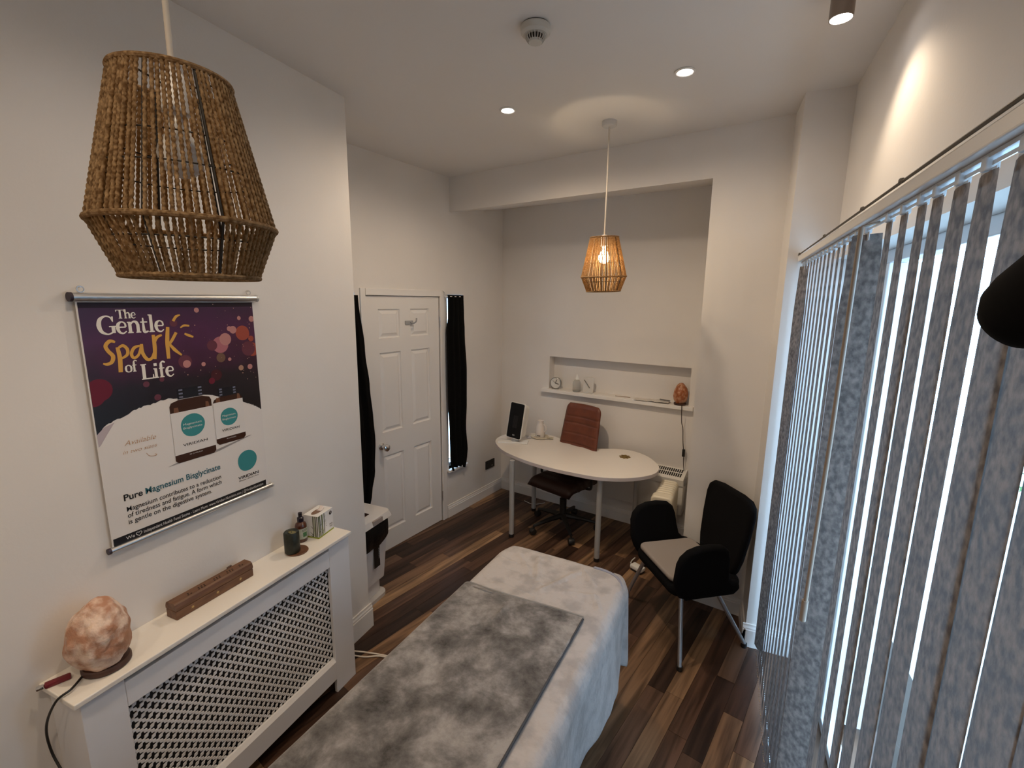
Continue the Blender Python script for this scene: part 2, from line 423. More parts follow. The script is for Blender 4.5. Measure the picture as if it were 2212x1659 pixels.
b.box(DR[0]+c0-.045, DR[0]+c0-.002, -.05, .012, 0, DR[2]+.045, bev=.003); b.box(DR[1]+c0, DR[1]+c0+.055, -.05, .012, 0, DR[2]+.045, bev=.003)
b.box(DR[0]+c0, DR[1]+c0, -.05, .012, DR[2]-.003, DR[2]+.045, bev=.003)
b.box(DR[0]+c0-.02, DR[1]+c0+.02, -.14, -.05, 0, DR[2]+.02)  # unseen slab added behind the leaf to stop light through the gaps
b.build('frame', gloss, dr)
k = MB(); kx, kz = -.795+c0, .863
k.lathe([(0, -.006), (.026, -.006), (.026, .002), (.012, .008), (.011, .03), (.022, .038), (.028, .052), (.026, .066), (.014, .074), (0, .075)], 24, (kx, 0, kz), 'Y')
k.build('knob', chrome, dr, smooth=True)
for hz in (1.774, .234):
    h = MB(); h.lathe([(0, -.045), (.006, -.045), (.006, -.016), (.0045, -.015), (.006, -.014), (.006, .014), (.0045, .015), (.006, .016), (.006, .045), (0, .045)], 10, (DR[1]+c0+.002, .004, hz))
    h.build('hinge', alu, dr, smooth=True)
h = MB(); h.box(-.52+c0, -.44+c0, -.006, .004, 1.765, 1.795, bev=.003); h.tube(wavy([(-.47+c0, .003, 1.785), (-.465+c0, .03, 1.775), (-.455+c0, .05, 1.79), (-.452+c0, .052, 1.815)], 5), .006, 8)
h.build('coat_hook', greymetal, dr, smooth=True)

# ---- sidelight windows beside the door
for n, S in ((2, SL_R), (3, SL_L)):
    w = struct(root(f'window_{n}'), 'narrow sidelight window behind a black curtain'); w.matrix_world = MD.copy()
    b = MB(); t0, t1, z0, z1 = S
    b.box(t0, t0+.03, -.12, -.06, z0, z1); b.box(t1-.03, t1, -.12, -.06, z0, z1); b.box(t0, t1, -.12, -.06, z0, z0+.03); b.box(t0, t1, -.12, -.06, z1-.03, z1)
    b.build('frame', upvc, w)
    MB().box(t0+.03, t1-.03, -.095, -.089, z0+.03, z1-.03).build('pane', panem, w)
    MB().box(t0-.03, t1+.02, -.06, .035, z0-.022, z0, bev=.003).build('sill', gloss, w)

# ---- garden window / doors behind the blinds
w = struct(root('window_1'), 'tall white-framed garden window behind vertical blinds'); w.matrix_world = MWN.copy()
def wv(u0, u1, z0, z1, name='mullion', d=(-.10, -.025)): return MB().box(u0, u1, d[0], d[1], z0, z1, bev=.004).build(name, upvc, w)
wv(.0, .03, 0, 2.17, 'frame', (-.17, -.11)); wv(2.92, 2.95, 0, 2.17, 'frame', (-.17, -.11)); wv(.03, 2.92, 2.12, 2.17, 'frame', (-.17, -.11)); wv(.03, 2.92, -.005, .045, 'frame', (-.17, -.11))
wv(.26, .44, .045, 2.12, d=(-.30, -.11)); wv(1.66, 1.72, .045, 2.12, d=(-.17, -.11))
for u0, u1 in ((.03, .26), (.44, 1.66), (1.72, 2.92)):
    MB().box(u0, u1, -.143, -.137, .045, 2.12).build('pane', panem, w)
# ---- outside
gr = MB().box(2.62, 12, -6, 9, -.25, -.12).build('garden_patio', mat('pale_paving', (.55, .55, .54), .8, var=((.45, .45, .44), 3, 4))); gr['kind'] = 'structure'; gr['label'] = 'pale paved patio outside the window'
gw = MB().box(6.2, 6.4, -6, 9, -.12, 1.1).build('wall_garden', mat('garden_render', (.72, .66, .56), .8)); struct(gw, 'pale rendered garden wall beyond the blinds')
leafm = mat('garden_leaf', (.05, .13, .035), .6, var=((.10, .22, .06), 9, 2))
for i, (bx, by, s) in enumerate(((4.9, 4.6, .42), (4.7, 3.4, .45), (5.1, 5.8, .5))):
    b = MB(); rr = random.Random(40+i)
    for k in range(420):
        d = Vector((rr.gauss(0, 1), rr.gauss(0, 1), rr.gauss(0, 1))).normalized()*s*rr.random()**.4
        p = d+Vector((0, 0, s*.9)); a = Vector((rr.gauss(0,1), rr.gauss(0,1), rr.gauss(0,1))).normalized()*.05; c = a.cross(Vector((rr.gauss(0,1), rr.gauss(0,1), rr.gauss(0,1)))).normalized()*.018
        b.quad(p-a, p+c, p+a, p-c)
    rb = root('garden_shrub', (bx, by, -.12)); tag(rb, ('green leafy shrub outside, in the middle of the three', 'green leafy shrub outside, nearest the photographer', 'green leafy shrub outside, farthest along the garden wall')[i], 'shrub', 'garden shrubs')
    f = b.build('foliage', leafm, rb); f['kind'] = 'stuff'
    MB().tube([(0, 0, 0), (.01, .01, s*.9)], .02, 6).build('stem', mat('bark', (.1, .07, .05), .8), rb)

# ================================================================== VERTICAL BLINDS
slatm = translucent('blind_fabric', (.085, .074, .067), (.20, .19, .19), .12, .9, var=((.27, .24, .225), 75, 6, (.36, .66)), bump=(160, .4, .003), stretch=(1, 1, .7))
bl = root('vertical_blind'); bl.matrix_world = MWN @ Matrix.Translation((0, .134, 0))
tag(bl, 'dark mottled grey vertical blind hanging to the floor along the window', 'blind')
# local u toward camera (world y = YK - u), y local 0 = blind plane, +y into room
b = MB(); b.box(.012, 3.0, -.022, .022, 2.160, 2.186, bev=.003); b.build('headrail', mat('rail_white', (.80, .79, .78), .35), bl)
b = MB(); b.box(.012, 3.0, -.006, .006, 2.153, 2.159); b.build('rail_slot', mat('rail_slot_grey', (.55, .58, .62), .4), bl)
SW, ST, SB = .089, 2.135, .045
def slat_mesh():
    b = MB()
    # slat centred on x: width SW, slightly curved, hung at centre
    nz, nx = 10, 4
    def f(u, v):
        x = (u-.5)*SW; z = SB+(ST-SB)*v
        taper = 1 if v < .985 else 1-.25*(v-.985)/.015
        return (x*taper, .004*(1-(2*u-1)**2), z)
    b.grid(f, nx, nz)
    return b.mesh('slat', slatm, True)
sm = slat_mesh()
def slat_twisted():
    me = sm.copy()
    for v in me.vertices:
        t = (ST-v.co.z)/(ST-SB); a = math.radians(-3.2)*t; c, s_ = math.cos(a), math.sin(a); x, y = v.co.x, v.co.y
        v.co.x, v.co.y = x*c-y*s_, x*s_+y*c
    return me
sm2 = slat_twisted()
hookm = mat('carrier_clear_plastic', (.75, .80, .85), .2, trans=.3)
b = MB(); b.box(-.008, .008, -.008, .008, 2.137, 2.157, bev=.002); b.box(-.022, .022, -.0008, .0008, 2.118, 2.140); cm_ = b.mesh('carrier', hookm)
ys = [.10+.083*i for i in range(0, 15)]          # world y of slat centres, near group
ys = [-.24, -.16, -.08, .0, .08, .16, .24, .32, .40, .48, .565, .65, .727, .822, .905, .995, 1.068, 1.165, 1.265]
far = [1.555+.0822*i for i in range(13)]
allsl = []
for y in ys:
    a = 4.5 if y > .95 else (3.4 if y > .7 else (3.5 if y > .5 else 0))
    allsl.append((y, a+random.uniform(-.5, .5)))
allsl.append((1.452, -57)); allsl += [(y, 5.2+random.uniform(-.5, .5)) for y in far]; allsl.append((2.615, -24))
prev = None
for y, a in allsl:
    u = YK-y
    o = bpy.data.objects.new('slat', sm2 if y < .85 else sm); COL.objects.link(o); o.parent = bl; o.location = (u, 0, 0); o.rotation_euler = (0, 0, math.radians(a))
    c = bpy.data.objects.new('carrier', cm_); COL.objects.link(c); c.parent = bl; c.location = (u, 0, 0)
b = MB()
for (y, a), (y2, a2) in zip(allsl, allsl[1:]): b.box(YK-y2+.008, YK-y-.008, -.001, .001, 2.143, 2.149)
b.build('spacer_link', hookm, bl)
# bottom bead chains
chm = mat('bead_chain', (.60, .45, .32), .3, .6)
for off, nm in ((.012, 'bottom_chain'), (-.012, 'bottom_chain')):
    b = MB(); n = 0
    pts = []
    for (y, a), (y2, a2) in zip(allsl, allsl[1:]):
        for k in range(9):
            t = k/9; yy = y+(y2-y)*t; zz = SB+.012-.018*math.sin(PI*t)
            b.ico(.0022, (YK-yy, off, zz), 1)
    b.build(nm, chm if off > 0 else mat('bead_chain_white', (.7, .75, .8), .3), bl, True)
b = MB(); b.tube([(YK-1.345, .035, 2.14), (YK-1.350, .037, 1.6), (YK-1.372, .04, 1.075)], .0055, 10); b.tube([(YK-1.371, .04, 1.13), (YK-1.374, .04, 1.065)], .0085, 10)
b.tube([(YK-1.345, .0, 2.15), (YK-1.345, .035, 2.14)], .003, 6)
b.build('control_wand', mat('wand_beige', (.30, .24, .19), .5), bl, True)
# dark cord with clips; its near stretch stands in for the shadowed gap
cr = root('rail_wire_and_gap'); cr.matrix_world = bl.matrix_world.copy(); tag(cr, 'thin dark wire with small clips above the blind rail, also drawing its shadow gap', 'wire')
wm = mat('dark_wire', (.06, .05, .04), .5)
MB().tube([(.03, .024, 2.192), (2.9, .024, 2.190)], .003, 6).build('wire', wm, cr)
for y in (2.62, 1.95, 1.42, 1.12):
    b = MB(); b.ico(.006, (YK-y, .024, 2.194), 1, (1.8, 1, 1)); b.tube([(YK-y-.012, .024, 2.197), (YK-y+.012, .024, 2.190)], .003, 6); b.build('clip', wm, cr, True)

# ================================================================== ROPE PENDANT LAMPS
ropem = translucent('jute_rope', (.115, .070, .034), (.72, .46, .18), .30, .9, var=((.42, .285, .155), 170, 3, (.38, .66)), bump=(500, .5, .002))
_n = ropem.node_tree.nodes; _l = ropem.node_tree.links; _oi = _n.new('ShaderNodeObjectInfo'); _mm = _n.new('ShaderNodeMath'); _mm.operation = 'MULTIPLY'; _mm.inputs[1].default_value = 9
_l.new(_oi.outputs['Random'], _mm.inputs[0]); _l.new(_mm.outputs[0], [x for x in _n if x.type == 'MAPPING'][0].inputs['Location'])
wirem = mat('shade_wire', (.02, .016, .012), .6)
RT, RWD, RB, ZT, ZW, ZB = .079, .129, .097, 0.0, -.222, -.305
def rope_mesh():
    b = MB(); N = 150; pts = []
    def pos(s):
        L1 = math.hypot(RWD-RT, ZW); L2 = math.hypot(RWD-RB, ZB-ZW); d = s*(L1+L2)
        if d < L1: t = d/L1; return Vector((RT+(RWD-RT)*t, 0, ZT+(ZW-ZT)*t)), d
        t = (d-L1)/L2; return Vector((RWD+(RB-RWD)*t, 0, ZW+(ZB-ZW)*t)), d
    rings = []
    for i in range(N+1):
        p, d = pos(i/N); q, _ = pos(min(1, i/N+.004)); o, _ = pos(max(0, i/N-.004))
        t = (q-o).normalized(); u = Vector((0, 1, 0)); v = t.cross(u)
        ring = []
        for k in range(8):
            a = 2*PI*k/8; r = .0027*(1+.22*math.cos(2*(a-d*2*PI/.017)))
            ring.append(b.bm.verts.new(p+(u*math.cos(a)+v*math.sin(a))*r))
        rings.append(ring)
    for a, c in zip(rings, rings[1:]):
        for k in range(8): b.bm.faces.new((a[k], a[(k+1) % 8], c[(k+1) % 8], c[k]))
    return b.mesh('rope_strand', ropem, 'all')
rope = rope_mesh()
def ringtube(r, z, tr, seg=72):
    return [(r*math.cos(2*PI*i/seg), r*math.sin(2*PI*i/seg), z) for i in range(seg)]
def pendant(x, y, ztop, label, lit, rz, tilt=(0, 0)):
    p = root('rope_pendant_lamp', (x, y, H)); p.rotation_euler = (0, 0, 0); tag(p, label, 'lamp', 'rope pendant lamps')
    MB().lathe([(0, 0), (.041, 0), (.041, -.022), (.036, -.028), (0, -.028)], 32).build('ceiling_rose', mat('rose_plastic', (.62, .61, .60), .4), p, True)
    zt = ztop-H
    MB().tube([(0, 0, -.028), (.002, .001, zt*.5), (0, 0, zt+.01)], .0042, 10).build('cord', mat('cord_fabric', (.62, .56, .48), .7), p, True)
    sh = root('shade'); sh.parent = p; sh.location = (0, 0, zt); sh.rotation_euler = (tilt[0], tilt[1], rz)
    NS = 72; g = 0
    for i in range(NS):
        grp = i // 9; a = 2*PI*(grp+ .07 + (i % 9)/9*.95)/8+random.uniform(-.017, .017)
        o = bpy.data.objects.new('rope_strand', rope); COL.objects.link(o); o.parent = sh; o.rotation_euler = (0, 0, a)
    for r, z, t in ((RT+.001, -.001, .0042), (RWD+.001, ZW, .0045), (RB+.001, ZB, .0042)): MB().tube(ringtube(r, z, t), t, 8, closed=True).build('rope_ring', ropem, sh, True)
    b = MB()
    for r, z in ((.0985, -.10), (.110, -.145), (.116, -.25)): b.tube(ringtube(r, z, .001), .0013, 5, closed=True)
    for i in range(8):
        a = 2*PI*i/8+.02; c, s = math.cos(a), math.sin(a)
        b.tube([((RT-.002)*c, (RT-.002)*s, 0), ((RWD-.003)*c, (RWD-.003)*s, ZW), ((RB-.002)*c, (RB-.002)*s, ZB)], .0022, 6)
    for i in range(3):
        a = 2*PI*i/3; b.tube([(.018*math.cos(a), .018*math.sin(a), -.012), (RT*math.cos(a), RT*math.sin(a), -.001)], .0015, 5)
    b.build('wire_frame', wirem, sh, True)
    MB().lathe([(0, .012), (.012, .012), (.02, -.005), (.02, -.05), (0, -.05)], 20).build('lamp_holder', whitep, sh, True)
    bm_ = mat('bulb_lit', (1, .9, .75), .3, emit=((1, .86, .60), 30)) if lit else mat('bulb_off', (.8, .8, .78), .2)
    MB().lathe([(.013, -.05), (.015, -.078), (.027, -.092), (.033, -.112), (.029, -.132), (.016, -.144), (0, -.148)], 24).build('bulb', bm_, sh, True)
    if lit: lamp('pendant_bulb_light', 'POINT', (x, y, ztop-.125), 36, WARM2, .03)
    return p
pendant(1.154, 2.719, 2.322, 'lit woven rope pendant lamp glowing orange above the desk area', True, .3, (.05, -.03))
pendant(.945, .488, 2.295, 'large unlit brown rope pendant lamp hanging close, at upper left', False, .55)

# ================================================================== CEILING FIXTURES
sd = root('smoke_detector', (1.089, 1.716, H)); tag(sd, 'white domed smoke detector on the ceiling', 'smoke alarm')
dm = mat('detector_plastic', (.60, .58, .53), .45)
MB().lathe([(0, 0), (.050, 0), (.050, -.006), (0, -.006)], 40).build('gap_ring', blackp, sd, True)
MB().lathe([(.0, -.004), (.053, -.004), (.055, -.010), (.053, -.026), (.044, -.034), (.0, -.034)], 40).build('base', dm, sd, True)
MB().lathe([(.0, -.03), (.030, -.03), (.024, -.05), (.0, -.05)], 24).build('chamber', blackp, sd)
b = MB()
for i in range(20):
    a = 2*PI*i/20; c, s = math.cos(a), math.sin(a); b.tube([(.036*c, .036*s, -.032), (.034*c, .034*s, -.044), (.026*c, .026*s, -.055)], .0016, 5)
b.build('grille', dm, sd, True)
MB().lathe([(0, -.050), (.027, -.050), (.024, -.057), (.0, -.060)], 32).build('cap', dm, sd, True)
whitem = mat('downlight_bezel', (.8, .78, .75), .4)
lampem = mat('downlight_lens', (1, 1, 1), .3, emit=((1, .93, .9), 22))
for i, (x, y) in enumerate(DOWN):
    d = root('recessed_downlight', (x, y, H)); tag(d, ('lit recessed ceiling downlight near the left, towards the door', 'lit recessed ceiling downlight nearer the window wall')[i], 'downlight', 'recessed downlights')
    b = MB(); prof = [(.030, -.001), (.042, -.001), (.043, -.004), (.036, -.007), (.030, -.004)]; b.lathe(prof, 32)
    b.build('bezel', whitem, d, True)
    MB().lathe([(0, -.003), (.029, -.003), (.029, -.006), (0, -.008)], 24).build('lens', lampem, d, True)
sp = root('ceiling_spotlight', (2.062, 1.893, H)); tag(sp, 'lit cylindrical spotlight mounted on the ceiling by the window wall', 'spotlight')
b = MB(); b.lathe([(0, 0), (.034, 0), (.034, -.085), (.031, -.085), (.031, -.078), (0, -.078)], 32); b.build('body', mat('spot_metal', (.30, .24, .20), .35, .6), sp, True)
MB().lathe([(0, -.079), (.030, -.079), (.030, -.083), (0, -.086)], 24).build('lens', mat('spot_lens', (1, 1, 1), .3, emit=((1, .95, .93), 30)), sp, True)

# ================================================================== POSTER
po = root('wall_poster', (.012, 1.028, 1.14)); tag(po, 'purple and white hanging poster with snowy bottles and gold lettering', 'poster')
PP = Plane((0, -1.028+0, -1.14), (0, 1, 0), (0, 0, 1))       # local to root; u = world y, v = world z, normal +x
def inks(n, c, r=.45): return mat('ink_'+n, c, r, spec=.3)
def poster_night():
    M = bpy.data.materials.new('poster_night_sky'); M.use_nodes = True; nt = M.node_tree; N = nt.nodes; L = nt.links; b = N['Principled BSDF']; b.inputs['Roughness'].default_value = .35
    tc = N.new('ShaderNodeTexCoord'); sep = N.new('ShaderNodeSeparateXYZ'); L.new(tc.outputs['Object'], sep.inputs[0])
    mr = N.new('ShaderNodeMapRange'); mr.inputs[1].default_value = .36; mr.inputs[2].default_value = .79; L.new(sep.outputs[2], mr.inputs[0])
    nz = N.new('ShaderNodeTexNoise'); nz.inputs['Scale'].default_value = 6; L.new(tc.outputs['Object'], nz.inputs['Vector'])
    ad = N.new('ShaderNodeMath'); ad.operation = 'MULTIPLY_ADD'; ad.inputs[1].default_value = .5; L.new(nz.outputs['Fac'], ad.inputs[0]); 
    sb = N.new('ShaderNodeMath'); sb.operation = 'SUBTRACT'; sb.inputs[1].default_value = .25; L.new(mr.outputs[0], sb.inputs[0]); L.new(sb.outputs[0], ad.inputs[2])
    rp = N.new('ShaderNodeValToRGB'); e = rp.color_ramp.elements; e[0].position = .1; e[0].color = (.010, .006, .007, 1); e[1].position = 1; e[1].color = (.040, .008, .042, 1)
    for p, c in ((.38, (.016, .007, .010)), (.58, (.055, .010, .035)), (.75, (.075, .014, .062))): q = e.new(p); q.color = (*c, 1)
    L.new(ad.outputs[0], rp.inputs[0]); L.new(rp.outputs[0], b.inputs['Base Color']); return M
sheet = MB(); sheet.box(-.001, .0, .735-1.028, 1.322-1.028, .0, .80); sheet = sheet.build('sheet', inks('white', (.74, .71, .69)), po)
nightm = poster_night()
snow = [(.739, 1.525), (.76, 1.548), (.80, 1.562), (.84, 1.578), (.87, 1.588), (.90, 1.592), (.95, 1.60), (1.0, 1.598), (1.1, 1.59), (1.2, 1.558), (1.25, 1.53), (1.28, 1.515), (1.30, 1.50), (1.320, 1.488)]
ns = []
for i in range(len(snow)-1):
    for k in range(6):
        t = k/6; ns.append((snow[i][0]+(snow[i+1][0]-snow[i][0])*t, snow[i][1]+(snow[i+1][1]-snow[i][1])*t+random.uniform(-.003, .003)))
ns.append(snow[-1])
poly(PP, 'night_sky_print', [(.7395, 1.936)]+ns+[(1.3195, 1.936)], nightm, sheet, .0004)
poly(PP, 'top_band_print', [(.7395, 1.92), (1.3195, 1.92), (1.3195, 1.937), (.7395, 1.937)], inks('plumblack', (.014, .006, .016)), sheet, .0006)
poly(PP, 'snow_shadow_print', [(.739, 1.525), (.76, 1.545), (.79, 1.555), (.765, 1.52), (.745, 1.49), (.739, 1.485)], inks('lilac', (.48, .42, .46)), sheet, .0006)
bok = [(1.168, 1.775, .032, 'bp'), (1.19, 1.795, .024, 'bp2'), (1.265, 1.815, .030, 'bo'), (1.275, 1.81, .02, 'bo'), (1.225, 1.83, .015, 'bp2'), (1.135, 1.775, .02, 'bd'), (1.305, 1.745, .028, 'bo'), (1.285, 1.75, .03, 'bd'), (1.165, 1.725, .018, 'bt'), (1.03, 1.725, .024, 'bd'), (1.035, 1.716, .014, 'bp2'), (1.095, 1.708, .008, 'bp2'), (1.20, 1.715, .007, 'bp2'), (.762, 1.665, .036, 'br'), (.745, 1.645, .03, 'br'), (1.245, 1.675, .011, 'bt2'), (1.285, 1.675, .011, 'bp2'), (1.005, 1.865, .013, 'bd'), (.945, 1.672, .008, 'bd'), (.895, 1.663, .010, 'bd'), (.925, 1.612, .011, 'bd'), (1.14, 1.66, .022, 'br2'), (1.255, 1.875, .008, 'bp2'), (1.09, 1.925, .009, 'bp2'), (1.31, 1.87, .012, 'bp2'), (1.12, 1.64, .012, 'br'), (1.3, 1.79, .012, 'bo'), (1.21, 1.835, .01, 'bp2')]
bc = dict(bp=(.40, .14, .17), bp2=(.48, .22, .21), bo=(.34, .07, .045), bd=(.13, .035, .055), bt=(.16, .09, .06), br=(.14, .012, .028), br2=(.06, .012, .016), bt2=(.40, .23, .16))
for i, (u, v, r, c) in enumerate(bok):
    if v+r > 1.918: v = 1.918-r
    pts = [(min(max(u+r*math.cos(a), .7397), 1.3193), v+r*math.sin(a)) for a in [2*PI*k/20 for k in range(20)]]
    poly(PP, 'bokeh_print', pts, inks(c, bc[c]), sheet, .00065+.00001*i)
rr = random.Random(5); b = MB()
for i in range(46):
    u, v = rr.uniform(1.02, 1.315), rr.uniform(1.62, 1.93)
    if u < 1.1 and v > 1.7 and rr.random() < .6: continue
    r = rr.uniform(.0008, .0022); b.bm.faces.new([b.bm.verts.new(PP.p(u+r*math.cos(a), v+r*math.sin(a), .001)) for a in [PI*k/3 for k in range(6)]])
b.build('snowflake_print', inks('fleck', (.55, .33, .25)), sheet)
cream = inks('cream', (.80, .77, .72)); gold = inks('gold', (.66, .36, .075)); ink = inks('black', (.012, .011, .013)); teal = inks('teal', (.045, .25, .27)); tealt = inks('tealtext', (.03, .12, .16)); bronze = inks('bronze', (.48, .27, .14))
# serif letters as brush strokes: unit cap height 1
def serif(ch):
    T, t = .20, .07
    S = {
     'T': (.86, [([(.43,0),(.43,1)], [T]), ([(.02,.965),(.84,.965)], [t]), ([(.04,.98),(.04,.74)], [t*1.5,t*.6]), ([(.82,.98),(.82,.74)], [t*1.5,t*.6]), ([(.25,.03),(.61,.03)], [t])]),
     'h': (.72, [([(.16,0),(.16,1.04)], [T*.85]), ([(.03,1.02),(.2,1.02)], [t]), ([(.2,.5),(.34,.64),(.5,.62),(.56,.45)], [t,t*1.4,T*.8,T*.85]), ([(.56,.5),(.56,0)], [T*.85]), ([(.03,.03),(.31,.03)], [t]), ([(.44,.03),(.70,.03)], [t])]),
     'e': (.60, [([(.10,.36),(.50,.36)], [t]), ([(.50,.37),(.47,.57),(.31,.66),(.15,.55),(.10,.33),(.16,.10),(.34,.0),(.52,.12)], [t*1.5,t*1.3,t,T*.8,T*.95,T*.7,t*1.2,t*.8])]),
     'G': (.98, [([(.80,.72),(.70,.93),(.48,1.0),(.22,.84),(.13,.5),(.22,.16),(.48,0),(.70,.06),(.80,.2)], [t,t*1.1,t*1.1,T*.9,T*1.15,T*.9,t*1.2,t*1.1,T*.6]), ([(.80,.05),(.80,.42)], [T*.9]), ([(.60,.42),(.95,.42)], [t]), ([(.80,.68),(.80,.98)], [t*.7,t*1.3])]),
     'n': (.74, [([(.16,0),(.16,.64)], [T*.85]), ([(.03,.62),(.2,.62)], [t]), ([(.2,.5),(.34,.65),(.5,.62),(.57,.45)], [t,t*1.4,T*.8,T*.85]), ([(.57,.5),(.57,0)], [T*.85]), ([(.03,.03),(.31,.03)], [t]), ([(.45,.03),(.71,.03)], [t])]),
     't': (.46, [([(.18,.86),(.18,.14),(.26,.02),(.42,.07)], [t,T*.85,T*.7,t]), ([(.03,.61),(.40,.61)], [t])]),
     'l': (.36, [([(.18,0),(.18,1.04)], [T*.85]), ([(.04,1.02),(.2,1.02)], [t]), ([(.03,.03),(.33,.03)], [t])]),
     'o': (.66, [([(.33,.66),(.15,.54),(.11,.33),(.15,.11),(.33,0)], [t,T*.7,T*.9,T*.7,t]), ([(.33,0),(.51,.11),(.55,.33),(.51,.54),(.33,.66)], [t,T*.7,T*.9,T*.7,t])]),
     'f': (.44, [([(.44,.96),(.32,1.05),(.2,.95),(.18,.75),(.18,0)], [T*.5,t*1.4,T*.6,T*.85,T*.85]), ([(.04,.61),(.38,.61)], [t]), ([(.05,.03),(.33,.03)], [t])]),
     'L': (.78, [([(.2,0),(.2,1)], [T]), ([(.04,.97),(.38,.97)], [t]), ([(.04,.035),(.74,.035)], [t]), ([(.73,.02),(.73,.28)], [t*1.6,t*.6])]),
     'i': (.36, [([(.18,0),(.18,.64)], [T*.85]), ([(.04,.62),(.2,.62)], [t]), ([(.03,.03),(.33,.03)], [t]), ([(.18,.80),(.18,.98)], [.19])]),
    }
    return S[ch]
def serif_word(word, u, v, width, m, name='headline_lettering', hscale=None):
    tot = sum(serif(c)[0] for c in word)*.93; s = width/tot; x = 0; lst = []
    for c in word:
        w_, st = serif(c)
        for pts, wd in st: lst.append(([(p[0]+x, p[1]) for p in pts], wd))
        x += w_*.93
    return strokes(PP, name, lst, m, sheet, .0012, (u, v), s)
serif_word('The', .834, 1.886, .056, cream); serif_word('Gentle', .778, 1.838, .195, cream); serif_word('of', .838, 1.711, .036, cream); serif_word('Life', .882, 1.680, .106, cream)
g = [.016]
spark = [  # brush script word in poster coordinates
 ([(.822,1.812),(.808,1.816),(.795,1.802),(.800,1.785),(.811,1.768),(.806,1.750),(.793,1.744),(.782,1.747)], [.006,.011,.011,.011,.012,.011,.009,.004]),
 ([(.826,1.795),(.829,1.760),(.826,1.714)], [.010,.013,.012]),
 ([(.828,1.792),(.842,1.799),(.853,1.786),(.850,1.768),(.832,1.757)], [.006,.010,.010,.009,.006]),
 ([(.891,1.795),(.873,1.789),(.863,1.770),(.869,1.756),(.884,1.766),(.896,1.797)], [.006,.010,.010,.009,.008,.009]),
 ([(.896,1.800),(.896,1.770),(.908,1.747),(.922,1.750),(.932,1.772)], [.009,.011,.011,.009,.006]),
 ([(.935,1.828),(.935,1.785),(.931,1.745)], [.010,.013,.010]), ([(.934,1.795),(.945,1.818),(.962,1.826)], [.006,.010,.006]),
 ([(.984,1.852),(.977,1.800),(.975,1.742)], [.011,.014,.011]), ([(1.010,1.832),(.992,1.804),(.980,1.790)], [.010,.010,.006]), ([(.982,1.795),(.998,1.772),(1.020,1.750)], [.007,.012,.006]),
 ([(1.004,1.872),(1.016,1.888),(1.030,1.893)], [.009,.009,.004]), ([(1.026,1.848),(1.040,1.855),(1.058,1.853)], [.004,.008,.006]), ([(1.038,1.826),(1.052,1.819),(1.068,1.812)], [.006,.010,.006]),
]
strokes(PP, 'script_lettering', spark, gold, sheet, .0013)
# printed bottles
brown = inks('amber', (.045, .016, .008)); amberhi = inks('amberhi', (.17, .075, .04)); label_ = inks('labelwhite', (.72, .70, .69)); capi = inks('cap', (.012, .012, .016)); caphi = inks('caphi', (.16, .17, .24))
def pbottle(u0, u1, zb, zl0, zl1, zsh, zc0, zc1, tag_, cz):
    w_ = u1-u0; c = (u0+u1)/2
    poly(PP, 'bottle_glass_print', [(u0+.01, zb), (u1-.01, zb), (u1, zb+.01), (u1, zsh-.02), (u1-.006, zsh-.008), (u1-w_*.22, zsh), (u0+w_*.22, zsh), (u0+.006, zsh-.008), (u0, zsh-.02), (u0, zb+.01)], brown, sheet, .0010)
    poly(PP, 'glass_highlight_print', [(u0+.012, zl1), (u0+.030, zl1), (u0+.028, zl1+.018), (u0+.014, zl1+.018)], amberhi, sheet, .0011)
    poly(PP, 'glass_highlight_print', [(u1-.024, zl1), (u1-.008, zl1), (u1-.012, zl1+.020), (u1-.022, zl1+.022)], amberhi, sheet, .0011)
    poly(PP, 'cap_print', [(u0+w_*.20, zc0), (u1-w_*.20, zc0), (u1-w_*.20, zc1), (u0+w_*.20, zc1)], capi, sheet, .0011)
    for k in range(3):
        z = zc0+(zc1-zc0)*(k+.3)/3
        for a in (.24, .70): poly(PP, 'cap_print', [(u0+w_*a, z), (u0+w_*(a+.09), z), (u0+w_*(a+.09), z+.006), (u0+w_*a, z+.006)], caphi, sheet, .0013)
    poly(PP, 'bottle_label_print', [(u0, zl0), (u1, zl0), (u1, zl1), (u0, zl1)], label_, sheet, .0013)
    disc(PP, 'label_disc_print', c-.002, cz, w_*.29, teal, sheet, .0015, wob=.02)
    text(PP, 'label_lettering', 'Magnesium', c-w_*.24, cz+.004, label_, sheet, width=w_*.44, height=.0075, d=.0017)
    text(PP, 'label_lettering', 'Bisglycinate', c-w_*.25, cz-.010, label_, sheet, width=w_*.46, height=.0075, d=.0017)
    text(PP, 'label_lettering', 'VIRIDIAN', c-w_*.30, tag_, ink, sheet, width=w_*.6, height=.0095, d=.0016, bold=.01)
    text(PP, 'label_lettering', '90 CAPSULES', c-w_*.17, zl0-.010, label_, sheet, width=w_*.32, height=.004, d=.0016)
pbottle(1.114, 1.238, 1.383, 1.408, 1.552, 1.572, 1.574, 1.606, 1.432, 1.487)
pbottle(.958, 1.109, 1.358, 1.388, 1.545, 1.590, 1.592, 1.630, 1.415, 1.488)
poly(PP, 'bottle_shadow_print', [(.93, 1.356), (.965, 1.363), (1.1, 1.366), (1.25, 1.388), (1.265, 1.387), (1.12, 1.360), (.97, 1.357)], inks('greyshadow', (.30, .28, .28)), sheet, .0008)
text(PP, 'script_note_lettering', 'Available', .808, 1.470, bronze, sheet, width=.096, height=.017, shear=.35, bold=-.012)
text(PP, 'script_note_lettering', 'in two sizes', .800, 1.442, bronze, sheet, width=.104, height=.013, shear=.35, bold=-.012)
